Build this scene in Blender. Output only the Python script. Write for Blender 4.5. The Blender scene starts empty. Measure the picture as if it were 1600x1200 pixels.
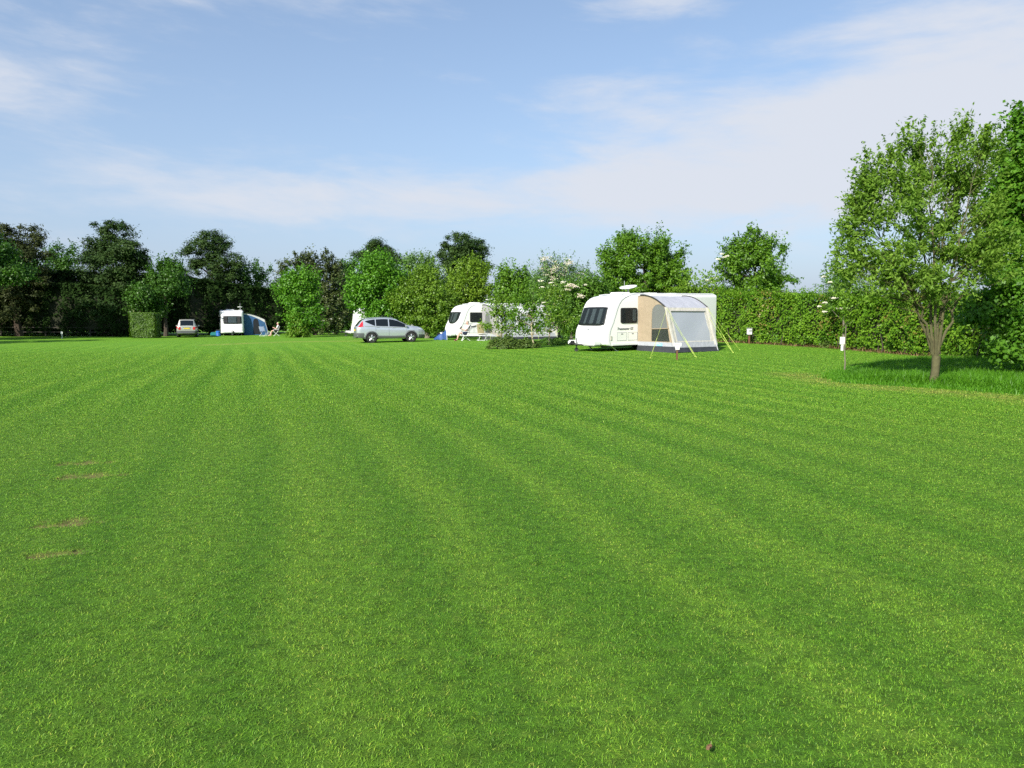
import bpy, bmesh, math, random
import numpy as np
from mathutils import Vector, Matrix, Quaternion
from mathutils.geometry import tessellate_polygon

C = bpy.context.scene
COL = C.collection
R = math.radians

# ------------------------------------------------------------------ camera
FPX = 1155.0                      # focal length in pixels of the 1600 px wide photograph
CAM_H = 1.6
PITCH = math.atan2(104.0, FPX)    # eye level is 104 px above the middle
cam_d = bpy.data.cameras.new("camera")
cam = bpy.data.objects.new("camera", cam_d)
COL.objects.link(cam)
cam.location = (0, 0, CAM_H)
cam.rotation_euler = (math.pi / 2 - PITCH, 0, 0)
cam_d.sensor_width = 36.0
cam_d.lens = 36.0 * FPX / 1600.0
cam_d.clip_start = 0.05
cam_d.clip_end = 3000
C.camera = cam

# ------------------------------------------------------------------ sun, sky, exposure
SUN_EL = R(33)
SUN_AZ = math.atan2(-0.53, -0.85)          # towards the sun: behind the camera, to its left
SUN_DIR = Vector((math.sin(SUN_AZ) * math.cos(SUN_EL), math.cos(SUN_AZ) * math.cos(SUN_EL), math.sin(SUN_EL)))
sd = bpy.data.lights.new("sun", 'SUN')
sun = bpy.data.objects.new("sun", sd)
COL.objects.link(sun)
sun.rotation_euler = (-SUN_DIR).to_track_quat('-Z', 'Y').to_euler()
sd.energy = 5.0
sd.angle = R(0.5)
sd.color = (1.0, 0.95, 0.86)
sun.location = (0, 0, 40)

W = bpy.data.worlds.new("World")
C.world = W
W.use_nodes = True


def build_world():
    nt = W.node_tree
    N, L = nt.nodes, nt.links
    N.clear()

    def m(op, a, b=None, c=None):
        n = N.new('ShaderNodeMath'); n.operation = op
        for i, v in enumerate((a, b, c)):
            if v is None: continue
            if isinstance(v, (int, float)): n.inputs[i].default_value = v
            else: L.new(v, n.inputs[i])
        return n.outputs[0]

    out = N.new('ShaderNodeOutputWorld')
    bg = N.new('ShaderNodeBackground'); bg.inputs['Strength'].default_value = 0.1
    sky = N.new('ShaderNodeTexSky'); sky.sky_type = 'NISHITA'; sky.sun_disc = False
    sky.sun_elevation = SUN_EL; sky.sun_rotation = SUN_AZ
    sky.air_density = 1.0; sky.dust_density = 0.6; sky.ozone_density = 2.0
    tint = N.new('ShaderNodeMix'); tint.data_type = 'RGBA'; tint.blend_type = 'MULTIPLY'
    tint.inputs[0].default_value = 1.0
    L.new(sky.outputs[0], tint.inputs[6]); tint.inputs[7].default_value = SKY_TINT
    tc = N.new('ShaderNodeTexCoord')
    sep = N.new('ShaderNodeSeparateXYZ'); L.new(tc.outputs['Generated'], sep.inputs[0])
    x, y, z = sep.outputs
    az = m('ARCTAN2', x, y)                       # 0 straight ahead, + to the right
    el = m('ARCSINE', z)
    # long thin noise: clouds drawn out along the horizon
    comb = N.new('ShaderNodeCombineXYZ')
    L.new(m('ADD', m('MULTIPLY', az, 3.0), m('MULTIPLY', el, 2.5)), comb.inputs[0]); L.new(m('MULTIPLY', el, 11.0), comb.inputs[1])
    n1 = N.new('ShaderNodeTexNoise'); L.new(comb.outputs[0], n1.inputs['Vector'])
    n1.inputs['Scale'].default_value = 1.7; n1.inputs['Detail'].default_value = 8; n1.inputs['Roughness'].default_value = 0.58
    n1.inputs['Distortion'].default_value = 0.35
    n2 = N.new('ShaderNodeTexNoise'); L.new(comb.outputs[0], n2.inputs['Vector'])
    n2.inputs['Scale'].default_value = 4.5; n2.inputs['Detail'].default_value = 6; n2.inputs['Roughness'].default_value = 0.6
    nz = m('ADD', m('MULTIPLY', n1.outputs[0], 0.75), m('MULTIPLY', n2.outputs[0], 0.25))

    def blob(a0, e0, ra, re, amp):
        da = m('DIVIDE', m('SUBTRACT', az, a0), ra); de = m('DIVIDE', m('SUBTRACT', el, e0), re)
        r2 = m('ADD', m('MULTIPLY', da, da), m('MULTIPLY', de, de))
        return m('MULTIPLY', m('POWER', 2.718, m('MULTIPLY', r2, -1.0)), amp)
    tot = None
    for b in CLOUDS:
        v = blob(*b)
        tot = v if tot is None else m('ADD', tot, v)
    # thin the blobs with the noise
    k = m('ADD', tot, m('MULTIPLY', m('SUBTRACT', nz, 0.5), CLOUD_NOISE))
    mr = N.new('ShaderNodeMapRange'); mr.interpolation_type = 'SMOOTHSTEP'
    L.new(k, mr.inputs[0]); mr.inputs[1].default_value = CLOUD_LO; mr.inputs[2].default_value = CLOUD_HI
    fac = m('MULTIPLY', mr.outputs[0], CLOUD_MAX)
    # a pale band of thin haze low over the horizon (thin cloud seen edge-on)
    low = m('ADD', m('MULTIPLY', m('POWER', 2.718, m('MULTIPLY', m('MAXIMUM', el, 0.0), -4.5)), HORIZON_HAZE - VEIL), VEIL)
    veil = N.new('ShaderNodeMix'); veil.data_type = 'RGBA'
    L.new(low, veil.inputs[0]); L.new(tint.outputs[2], veil.inputs[6]); veil.inputs[7].default_value = VEIL_COL
    mix = N.new('ShaderNodeMix'); mix.data_type = 'RGBA'
    L.new(fac, mix.inputs[0]); L.new(veil.outputs[2], mix.inputs[6]); mix.inputs[7].default_value = CLOUD_COL
    L.new(mix.outputs[2], bg.inputs[0]); L.new(bg.outputs[0], out.inputs[0])


SKY_TINT = (1.36, 1.38, 1.33, 1)
CLOUD_COL = (5.2, 5.45, 6.0, 1)
VEIL_COL = (2.75, 3.3, 4.75, 1)
VEIL = 0.16
CLOUD_NOISE, CLOUD_LO, CLOUD_HI, CLOUD_MAX, HORIZON_HAZE = 2.5, 0.14, 1.25, 0.93, 0.95
# azimuth, elevation, half extents (radians), amount
CLOUDS = [
    (0.45, 0.215, 0.26, 0.085, 1.0), (0.62, 0.24, 0.25, 0.09, .9), (0.20, 0.20, 0.13, 0.045, .4), (0.10, 0.275, 0.10, 0.035, .6),
    (-0.05, 0.160, 0.5, 0.040, .62), (-0.35, 0.14, 0.3, 0.04, .45), (0.35, 0.15, 0.35, 0.05, .5),
    (-0.60, 0.255, 0.14, 0.045, .85), (0.19, 0.385, 0.10, 0.025, .75), (-0.22, 0.41, 0.18, 0.05, .6), (-0.62, 0.36, 0.25, 0.06, .4),
    (0.52, 0.335, 0.14, 0.025, .6), (1.6, 0.5, 0.6, 0.3, .5), (-1.8, 0.5, 0.5, 0.3, .5), (3.0, 0.4, 0.4, 0.2, .5),
]
build_world()

C.view_settings.view_transform = 'Standard'
C.view_settings.look = 'None'
C.view_settings.gamma = 1
C.view_settings.use_curve_mapping = False
C.view_settings.exposure = 0.5
C.render.engine = 'CYCLES'
C.cycles.max_bounces = 6
C.cycles.diffuse_bounces = 2
C.cycles.glossy_bounces = 3
C.cycles.transparent_max_bounces = 6
C.cycles.use_denoising = False
C.cycles.sample_clamp_indirect = 4.0

# ------------------------------------------------------------------ geometry of the photograph
_f = Vector((0, math.cos(PITCH), -math.sin(PITCH)))
_u = Vector((0, math.sin(PITCH), math.cos(PITCH)))


def P(px, py, Y):
    """world point seen at a pixel of the photograph, Y metres ahead"""
    d = _f + Vector((1, 0, 0)) * ((px - 800) / FPX) + _u * ((600 - py) / FPX)
    return Vector((0, 0, CAM_H)) + d * (Y / d.y)


# terrain: gently rolling field through the measured foot points of the things on it
CTRL = [P(585, 537.5, 48.5), P(648, 532.5, 50.2), P(360, 524.5, 76), P(292, 527.5, 70), P(225, 527.5, 68), P(718, 530, 53),
        P(855, 531, 54), P(950, 547.5, 33.3), P(1061, 554, 31.9), P(1120, 550.5, 33.4), P(1128, 536.5, 37.5), P(1300, 548, 35.5),
        P(1590, 570, 25), P(1463, 602, 18), P(835, 546, 37), P(20, 533, 60), P(780, 552, 33),
        Vector((0, 0, 0)), Vector((-3, 5, 0)), Vector((3, 5, 0)), Vector((-8, 15, 0)), Vector((0, 15, 0)), Vector((6, 14, 0)),
        Vector((-20, 25, -.05)), Vector((0, 25, 0)), Vector((-5, 38, -.05)), Vector((30, 20, .05)), Vector((30, 45, .1)), Vector((0, 75, -.1)),
        Vector((25, 70, 0)), Vector((-60, 40, -.3)), Vector((-40, 110, -.4)), Vector((20, 110, -.1)), Vector((0, -15, 0)), Vector((-30, 0, -.1)), Vector((30, 0, 0))]
_cx = np.array([[p.x, p.y] for p in CTRL]); _cz = np.array([p.z for p in CTRL])
_S = 13.0
_K = np.exp(-((_cx[:, None] - _cx[None]) ** 2).sum(-1) / (2 * _S * _S))
_wt = np.linalg.solve(_K + 0.06 * np.eye(len(CTRL)), _cz)


def gz_np(x, y):
    x = np.asarray(x, float); y = np.asarray(y, float)
    out = np.zeros(np.broadcast(x, y).shape)
    for (a, b), w in zip(_cx, _wt):
        out += w * np.exp(-((x - a) ** 2 + (y - b) ** 2) / (2 * _S * _S))
    return out


def gz(x, y): return float(gz_np(np.array([x]), np.array([y]))[0])


def G(px, py):
    """where the ray of a pixel meets the field"""
    z = 0.0
    d = _f + Vector((1, 0, 0)) * ((px - 800) / FPX) + _u * ((600 - py) / FPX)
    for _ in range(12):
        t = (z - CAM_H) / d.z
        q = Vector((0, 0, CAM_H)) + d * t
        z = gz(q.x, q.y)
    return Vector((q.x, q.y, z))


def foot(px, Y):
    """ground point below a pixel column, Y metres ahead"""
    x = P(px, 496, Y).x
    return Vector((x, Y, gz(x, Y)))


# ------------------------------------------------------------------ materials
def mat(name, base, rough=.6, metal=0.0, spec=.5, noise=0.0, nscale=8.0, bump=0.0, coat=0.0, transl=0.0, emit=None):
    m = bpy.data.materials.new(name); m.use_nodes = True
    nt = m.node_tree; b = nt.nodes['Principled BSDF']
    b.inputs['Base Color'].default_value = (*base, 1)
    b.inputs['Roughness'].default_value = rough
    b.inputs['Metallic'].default_value = metal
    b.inputs['Specular IOR Level'].default_value = spec
    b.inputs['Coat Weight'].default_value = coat
    if noise or bump:
        tc = nt.nodes.new('ShaderNodeTexCoord')
        n = nt.nodes.new('ShaderNodeTexNoise'); n.inputs['Scale'].default_value = nscale; n.inputs['Detail'].default_value = 5
        nt.links.new(tc.outputs['Object'], n.inputs['Vector'])
        if noise:
            r = nt.nodes.new('ShaderNodeMix'); r.data_type = 'RGBA'
            nt.links.new(n.outputs[0], r.inputs[0])
            r.inputs[6].default_value = tuple(c * (1 - noise) for c in base) + (1,)
            r.inputs[7].default_value = tuple(min(1, c * (1 + noise)) for c in base) + (1,)
            nt.links.new(r.outputs[2], b.inputs['Base Color'])
        if bump:
            bp = nt.nodes.new('ShaderNodeBump'); bp.inputs['Strength'].default_value = bump; bp.inputs['Distance'].default_value = .05 if 'cloth' in name else .02
            nt.links.new(n.outputs[0], bp.inputs['Height']); nt.links.new(bp.outputs[0], b.inputs['Normal'])
    if transl:
        t = nt.nodes.new('ShaderNodeBsdfTranslucent'); t.inputs[0].default_value = (*base, 1)
        mx = nt.nodes.new('ShaderNodeMixShader'); mx.inputs[0].default_value = transl
        o = nt.nodes['Material Output']
        nt.links.new(b.outputs[0], mx.inputs[1]); nt.links.new(t.outputs[0], mx.inputs[2]); nt.links.new(mx.outputs[0], o.inputs[0])
    return m


def see_through(name, base, opacity, rough=.5, gloss=False):
    m = bpy.data.materials.new(name); m.use_nodes = True
    nt = m.node_tree; b = nt.nodes['Principled BSDF']
    b.inputs['Base Color'].default_value = (*base, 1); b.inputs['Roughness'].default_value = rough
    t = nt.nodes.new('ShaderNodeBsdfTransparent')
    t.inputs[0].default_value = (.75, .8, .8, 1) if gloss else (1, 1, 1, 1)
    mx = nt.nodes.new('ShaderNodeMixShader'); mx.inputs[0].default_value = opacity
    o = nt.nodes['Material Output']
    nt.links.new(t.outputs[0], mx.inputs[1]); nt.links.new(b.outputs[0], mx.inputs[2]); nt.links.new(mx.outputs[0], o.inputs[0])
    return m


def leaf_mat(name, dark, light, transl=.3, rough=.45, spec=.35):
    m = bpy.data.materials.new(name); m.use_nodes = True
    nt = m.node_tree; b = nt.nodes['Principled BSDF']
    at = nt.nodes.new('ShaderNodeAttribute'); at.attribute_name = 'rnd'
    r = nt.nodes.new('ShaderNodeMix'); r.data_type = 'RGBA'
    nt.links.new(at.outputs['Fac'], r.inputs[0])
    r.inputs[6].default_value = (*dark, 1); r.inputs[7].default_value = (*light, 1)
    nt.links.new(r.outputs[2], b.inputs['Base Color'])
    b.inputs['Roughness'].default_value = rough; b.inputs['Specular IOR Level'].default_value = spec
    t = nt.nodes.new('ShaderNodeBsdfTranslucent')
    h = nt.nodes.new('ShaderNodeMix'); h.data_type = 'RGBA'; h.blend_type = 'MULTIPLY'; h.inputs[0].default_value = 1
    nt.links.new(r.outputs[2], h.inputs[6]); h.inputs[7].default_value = (1.25, 1.3, .6, 1)
    nt.links.new(h.outputs[2], t.inputs[0])
    mx = nt.nodes.new('ShaderNodeMixShader'); mx.inputs[0].default_value = transl
    o = nt.nodes['Material Output']
    nt.links.new(b.outputs[0], mx.inputs[1]); nt.links.new(t.outputs[0], mx.inputs[2]); nt.links.new(mx.outputs[0], o.inputs[0])
    return m


M = {}
M['white_grp'] = mat('white_gelcoat', (.80, .80, .79), .28, spec=.5, noise=.03, nscale=1.5)
M['cream_side'] = mat('cream_aluminium', (.83, .83, .78), .35, noise=.03, nscale=2.5)
M['grey_trim'] = mat('grey_trim', (.35, .36, .37), .5)
M['dark_trim'] = mat('dark_rubber_trim', (.03, .03, .032), .6)
M['black'] = mat('black_plastic', (.015, .015, .016), .5)
M['chassis'] = mat('galvanised_chassis', (.10, .10, .10), .6, metal=.3)
M['steel'] = mat('galvanised_steel', (.55, .56, .57), .4, metal=.8)
M['tyre'] = mat('tyre_rubber', (.02, .02, .02), .85, noise=.3)
M['alloy'] = mat('alloy_rim', (.62, .63, .65), .3, metal=.75)
M['silver_paint'] = mat('silver_metallic_paint', (.56, .59, .63), .3, metal=.55, coat=.6, noise=.02, nscale=3)
M['champagne_paint'] = mat('champagne_metallic_paint', (.50, .49, .44), .35, metal=.45, coat=.5)
M['car_glass'] = mat('tinted_car_glass', (.008, .011, .014), .05, spec=.4)
M['cladding'] = mat('grey_plastic_cladding', (.09, .095, .1), .6)
M['red_lens'] = mat('red_lamp_lens', (.55, .02, .03), .15, coat=.6)
M['clear_lens'] = mat('clear_lamp_lens', (.75, .77, .8), .08, coat=.8)
M['amber_lens'] = mat('amber_lens', (.7, .3, .03), .25)
M['yellow_plate'] = mat('yellow_plate', (.75, .55, .06), .4)
M['white_plate'] = mat('white_painted_board', (.82, .81, .78), .5, noise=.04, nscale=12)
M['pane'] = see_through('window_acrylic', (.02, .025, .03), .34, .03, True)
M['window_back'] = mat('window_dark_interior', (.075, .072, .055), .8, noise=.6, nscale=3)
M['curtain_light'] = mat('bright_net_curtain', (.72, .75, .78), .9, noise=.08, nscale=6)
M['smoke_clear'] = see_through('clear_lower_film', (.05, .06, .05), .38, .12)
M['curtain'] = mat('pale_curtain', (.62, .63, .62), .9, noise=.12, nscale=6)
M['curtain_pink'] = mat('pink_curtain', (.62, .42, .38), .9, noise=.15, nscale=6)
M['beige_cloth'] = mat('beige_awning_cloth', (.43, .34, .235), .85, noise=.07, nscale=3.2, bump=.9, transl=.2)
M['cream_cloth'] = mat('cream_awning_cloth', (.66, .62, .54), .85, noise=.05, nscale=3.2, bump=.9, transl=.15)
M['pale_grey_cloth'] = mat('pale_grey_awning_cloth', (.50, .51, .56), .75, noise=.05, nscale=3.2, bump=.9, transl=.2)
M['white_cloth'] = mat('white_awning_cloth', (.74, .74, .75), .7, noise=.05, nscale=3.2, bump=.9, transl=.2)
M['grey_cloth'] = mat('grey_awning_cloth', (.33, .32, .32), .85, noise=.1, nscale=3.2, bump=.9, transl=.1)
M['blue_cloth'] = mat('blue_awning_cloth', (.045, .13, .30), .8, noise=.2, nscale=3.2, bump=.9, transl=.15)
M['dark_cloth'] = mat('dark_doorway_mesh', (.012, .015, .022), .9)
M['mud_skirt'] = mat('charcoal_mud_skirt', (.035, .038, .045), .55, noise=.25, nscale=7, bump=.6)
M['film'] = see_through('grey_window_film', (.44, .47, .52), .8, .22)
M['smoke_film'] = see_through('smoky_window_film', (.20, .21, .20), .72, .3)
M['neon_line'] = mat('yellow_green_guy_line', (.58, .70, .14), .6)
M['pole'] = mat('grey_pole', (.6, .6, .62), .4, metal=.5)
M['logo_blue'] = mat('pale_blue_print', (.25, .55, .8), .7)
M['decal'] = mat('dark_decal', (.10, .105, .115), .4)
M['decal_grey'] = mat('grey_decal', (.3, .31, .33), .4)
M['post_wood'] = mat('brown_post_wood', (.16, .075, .04), .8, noise=.35, nscale=20)
M['fence_wood'] = mat('weathered_fence_wood', (.06, .05, .04), .85, noise=.35, nscale=10)
M['sign_ink'] = mat('sign_ink', (.12, .1, .1), .6)
M['skin'] = mat('skin', (.58, .33, .25), .55, noise=.06, nscale=9)
M['skin_pale'] = mat('sunburnt_skin', (.62, .36, .29), .55, noise=.06, nscale=9)
M['hair_grey'] = mat('grey_hair', (.34, .29, .25), .7, noise=.3, nscale=60)
M['hair_fair'] = mat('fair_hair', (.5, .42, .3), .7, noise=.3, nscale=60)
M['shirt_white'] = mat('white_shirt', (.78, .76, .76), .8, noise=.06, nscale=14, bump=.3)
M['shirt_pink'] = mat('pale_pink_shirt', (.76, .66, .66), .8, noise=.06, nscale=14, bump=.3)
M['shorts_navy'] = mat('navy_shorts', (.035, .045, .11), .8, noise=.2, nscale=14)
M['shorts_dark'] = mat('dark_shorts', (.04, .04, .05), .8)
M['shoe_red'] = mat('dark_red_shoe', (.16, .03, .03), .6)
M['chair_blue'] = mat('faded_blue_canvas', (.22, .27, .42), .8, noise=.1, nscale=9)
M['chair_khaki'] = mat('khaki_canvas', (.28, .23, .13), .85, noise=.12, nscale=9)
M['chair_dark'] = mat('dark_canvas', (.06, .06, .075), .85)
M['towel_pink'] = mat('pink_towel', (.66, .42, .42), .9, noise=.15, nscale=20)
M['white_metal'] = mat('white_enamel_tube', (.8, .8, .8), .35)
M['teal_plastic'] = mat('teal_plastic', (.03, .24, .22), .4)
M['blue_plastic'] = mat('bright_blue_plastic', (.03, .15, .50), .35)
M['tent_blue'] = mat('blue_tent_nylon', (.05, .12, .33), .55, noise=.2, nscale=5, bump=.5, transl=.25)
M['paper'] = mat('page_paper', (.75, .73, .68), .7)
M['dead_leaf'] = mat('dead_leaf_brown', (.16, .085, .04), .7, noise=.5, nscale=40)
M['dead_leaf_pale'] = mat('dead_leaf_underside', (.62, .46, .27), .7, noise=.2, nscale=40)
M['bark_grey'] = mat('grey_lichen_bark', (.17, .15, .11), .85, noise=.55, nscale=9, bump=.8)
M['bark_olive'] = mat('olive_mossy_bark', (.092, .086, .036), .85, noise=.5, nscale=10, bump=.8)
M['bark_dark'] = mat('dark_bark', (.06, .045, .035), .9, noise=.4, nscale=6, bump=.8)
M['bark_pale'] = mat('pale_birch_bark', (.40, .34, .22), .8, noise=.4, nscale=12, bump=.4)
M['bark_pine'] = mat('reddish_pine_bark', (.06, .04, .028), .9, noise=.4, nscale=6, bump=.8)
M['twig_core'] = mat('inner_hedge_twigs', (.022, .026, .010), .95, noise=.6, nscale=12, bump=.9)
M['blossom'] = mat('cream_blossom', (.78, .75, .58), .8, noise=.1, nscale=60, transl=.2)
M['blossom_dry'] = mat('faded_blossom', (.62, .56, .42), .85, noise=.3, nscale=20, transl=.2)

LM = {
    'maple': leaf_mat('leaf_maple_bright', (0.062, 0.19, 0.01), (0.145, 0.33, 0.024)),
    'mid': leaf_mat('leaf_mid_green', (0.036, 0.1, 0.012), (0.085, 0.2, 0.024)),
    'pale': leaf_mat('leaf_pale_green', (0.0875, 0.175, 0.04375), (0.1625, 0.2875, 0.075)),
    'yellow': leaf_mat('leaf_yellow_green', (0.1, 0.2, 0.013), (0.22, 0.35, 0.026)),
    'olive': leaf_mat('leaf_olive', (0.085, 0.18, 0.013), (0.19, 0.32, 0.028)),
    'oak': leaf_mat('leaf_oak', (0.058, 0.15, 0.01), (0.155, 0.305, 0.02)),
    'pine': leaf_mat('needle_pine', (0.014, 0.042, 0.008), (0.058, 0.105, 0.02), .08, .6, .2),
    'pine_brown': leaf_mat('needle_pine_brown', (0.022, 0.036, 0.008), (0.066, 0.08, 0.02), .08, .6, .2),
    'holm': leaf_mat('leaf_evergreen_oak', (0.026, 0.048, 0.01), (0.12, 0.15, 0.045), .06, .4, .4),
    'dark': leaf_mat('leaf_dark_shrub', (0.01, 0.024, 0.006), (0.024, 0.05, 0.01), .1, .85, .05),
    'hedge': leaf_mat('leaf_beech_hedge', (0.075, 0.19, 0.01), (0.2, 0.36, 0.026), .35, .45, .2),
    'hedge_red': leaf_mat('leaf_bronze_tip', (0.17, 0.15, 0.03), (0.27, 0.24, 0.05), .3, .4),
    'willow': leaf_mat('leaf_grey_willow', (0.075, 0.17, 0.018), (0.26, 0.41, 0.06), .42, .5, .12),
    'sycamore': leaf_mat('leaf_sycamore', (0.05, 0.15, 0.012), (0.13, 0.29, 0.022), .35, .45, .25),
    'elder': leaf_mat('leaf_elder', (0.07, 0.16, 0.016), (0.15, 0.3, 0.035)),
    'blossomy': leaf_mat('leaf_blossoming_hawthorn', (0.096, 0.156, 0.06), (0.36, 0.36, 0.228), .25),
    'clip': leaf_mat('leaf_clipped_hedge', (0.05, 0.115, 0.01), (0.13, 0.24, 0.022), .2),
    'bramble': leaf_mat('leaf_bramble', (0.048, 0.102, 0.0144), (0.156, 0.228, 0.048), .3),
    'dry': leaf_mat('dry_stalks', (0.154, 0.088, 0.044), (0.352, 0.242, 0.121), .15, .8, .1),
}


# ------------------------------------------------------------------ mesh helpers
def link(name, me, m=None, parent=None, smooth=False):
    o = bpy.data.objects.new(name, me)
    COL.objects.link(o)
    if m is not None: me.materials.append(m)
    if parent is not None: o.parent = parent
    if smooth: me.polygons.foreach_set('use_smooth', [True] * len(me.polygons))
    return o


def np_mesh(name, V, F, attr=None):
    """V (n,3), F (m,k) with k fixed; attr: dict of per-vertex float arrays"""
    me = bpy.data.meshes.new(name)
    V = np.ascontiguousarray(V, np.float32); F = np.ascontiguousarray(F, np.int32)
    m, k = F.shape
    me.vertices.add(len(V)); me.vertices.foreach_set('co', V.ravel())
    me.loops.add(m * k); me.loops.foreach_set('vertex_index', F.ravel())
    me.polygons.add(m); me.polygons.foreach_set('loop_start', np.arange(0, m * k, k, dtype=np.int32))
    for a, v in (attr or {}).items():
        at = me.attributes.new(a, 'FLOAT', 'POINT'); at.data.foreach_set('value', np.ascontiguousarray(v, np.float32))
    me.update(calc_edges=True); me.validate()
    return me


class MB:
    def __init__(s): s.v = []; s.f = []

    def add(s, vs, fs):
        b = len(s.v); s.v += [tuple(q) for q in vs]; s.f += [[i + b for i in f] for f in fs]; return s

    def box(s, c, size, rot=None, bev=0.0):
        hx, hy, hz = (q / 2 for q in size)
        if bev:
            bm = bmesh.new(); bmesh.ops.create_cube(bm, size=1, matrix=Matrix.Diagonal((size[0], size[1], size[2], 1)))
            bmesh.ops.bevel(bm, geom=bm.edges[:], offset=bev, segments=2, affect='EDGES')
            bm.verts.index_update()
            vs = [q.co.copy() for q in bm.verts]; fs = [[q.index for q in f.verts] for f in bm.faces]; bm.free()
        else:
            vs = [Vector((x * hx, y * hy, z * hz)) for x in (-1, 1) for y in (-1, 1) for z in (-1, 1)]
            fs = [[0, 1, 3, 2], [4, 6, 7, 5], [0, 4, 5, 1], [2, 3, 7, 6], [0, 2, 6, 4], [1, 5, 7, 3]]
        if rot is not None:
            q = rot if isinstance(rot, Matrix) else Matrix.Rotation(rot, 3, 'Z')
            vs = [q @ v for v in vs]
        return s.add([v + Vector(c) for v in vs], fs)

    def tube(s, pts, r, n=6, cap=True):
        pts = [Vector(p) for p in pts]
        rs = r if isinstance(r, (list, tuple, np.ndarray)) else [r] * len(pts)
        t0 = (pts[1] - pts[0]).normalized()
        a = t0.orthogonal().normalized(); vs = []; prev = t0
        for i, p in enumerate(pts):
            t = (pts[min(i + 1, len(pts) - 1)] - pts[max(i - 1, 0)])
            t = t.normalized() if t.length > 1e-9 else prev
            a = prev.rotation_difference(t) @ a; prev = t
            a = (a - t * a.dot(t)).normalized(); b = t.cross(a)
            for k in range(n):
                w = 2 * math.pi * k / n
                vs.append(p + (a * math.cos(w) + b * math.sin(w)) * rs[i])
        fs = [[i * n + k, i * n + (k + 1) % n, (i + 1) * n + (k + 1) % n, (i + 1) * n + k] for i in range(len(pts) - 1) for k in range(n)]
        if cap: fs += [list(range(n))[::-1], [(len(pts) - 1) * n + k for k in range(n)]]
        return s.add(vs, fs)

    def lathe(s, prof, n=16, c=(0, 0, 0), axis='Z'):
        """prof: (r, h) along the axis"""
        vs = []
        for r, h in prof:
            for k in range(n):
                w = 2 * math.pi * k / n
                a, b = r * math.cos(w), r * math.sin(w)
                q = {'Z': (a, b, h), 'Y': (a, h, b), 'X': (h, a, b)}[axis]
                vs.append(Vector(q) + Vector(c))
        m = len(prof)
        fs = [[i * n + k, i * n + (k + 1) % n, (i + 1) * n + (k + 1) % n, (i + 1) * n + k] for i in range(m - 1) for k in range(n)]
        if prof[0][0] > 1e-6: fs.append(list(range(n))[::-1])
        if prof[-1][0] > 1e-6: fs.append([(m - 1) * n + k for k in range(n)])
        return s.add(vs, fs)

    def sphere(s, c, r, n=10, sc=(1, 1, 1)):
        vs = []; fs = []
        for i in range(n + 1):
            th = math.pi * i / n
            for k in range(n * 2):
                ph = math.pi * k / n
                vs.append((c[0] + r * sc[0] * math.sin(th) * math.cos(ph), c[1] + r * sc[1] * math.sin(th) * math.sin(ph), c[2] + r * sc[2] * math.cos(th)))
        w = n * 2
        for i in range(n):
            for k in range(w): fs.append([i * w + k, (i + 1) * w + k, (i + 1) * w + (k + 1) % w, i * w + (k + 1) % w])
        return s.add(vs, fs)

    def grid(s, rows, close=False):
        """rows: list of equally long lists of points"""
        n = len(rows[0]); vs = [p for r in rows for p in r]; fs = []
        for i in range(len(rows) - 1):
            for k in range(n - (0 if close else 1)):
                fs.append([i * n + k, i * n + (k + 1) % n, (i + 1) * n + (k + 1) % n, (i + 1) * n + k])
        return s.add(vs, fs)

    def sheet(s, loops, thick, nrm):
        """flat polygon with holes (3-D loops), given a thickness along -nrm"""
        nrm = Vector(nrm).normalized()
        loops = [[Vector(p) for p in lp] for lp in loops]
        flat = [p for lp in loops for p in lp]
        tri = tessellate_polygon(loops)
        n = len(flat)
        vs = flat + [p - nrm * thick for p in flat]
        fs = [list(t) for t in tri] + [[i + n for i in t][::-1] for t in tri]
        b = 0
        for lp in loops:
            k = len(lp)
            for i in range(k): fs.append([b + i, b + (i + 1) % k, n + b + (i + 1) % k, n + b + i])
            b += k
        return s.add(vs, fs)

    def build(s, name, m=None, parent=None, smooth=False, bevel=0.0, fix=True):
        me = bpy.data.meshes.new(name)
        me.from_pydata(s.v, [], s.f); me.update()
        if fix:
            bm = bmesh.new(); bm.from_mesh(me)
            bmesh.ops.remove_doubles(bm, verts=bm.verts[:], dist=1e-5)
            bmesh.ops.recalc_face_normals(bm, faces=bm.faces[:])
            bm.to_mesh(me); bm.free()
        o = link(name, me, m, parent)
        if smooth:
            me.polygons.foreach_set('use_smooth', [True] * len(me.polygons))
            try: me.set_sharp_from_angle(angle=R(38))
            except Exception: pass
        return o


def tag(o, label=None, cat=None, group=None, kind=None):
    if label: o['label'] = label
    if cat: o['category'] = cat
    if group: o['group'] = group
    if kind: o['kind'] = kind
    return o


def empty(name, loc, rz=0.0, label=None, cat=None, group=None):
    o = bpy.data.objects.new(name, None); COL.objects.link(o)
    o.empty_display_size = .2
    o.location = loc; o.rotation_euler = (0, 0, rz)
    return tag(o, label, cat, group)


def text_part(name, s, size, m, parent, loc, rot, shear=0.0, align='LEFT', extrude=.003):
    cu = bpy.data.curves.new(name, 'FONT'); cu.body = s; cu.size = size; cu.extrude = extrude; cu.shear = shear; cu.align_x = align
    cu.materials.append(m)
    tmp = bpy.data.objects.new(name + '_tmp', cu); COL.objects.link(tmp)
    bpy.context.view_layer.update()
    me = bpy.data.meshes.new_from_object(tmp.evaluated_get(bpy.context.evaluated_depsgraph_get()))
    bpy.data.objects.remove(tmp)
    o = link(name, me, None, parent)
    if not me.materials: me.materials.append(m)
    o.matrix_local = Matrix.Translation(loc) @ rot.to_4x4()
    return o
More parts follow.
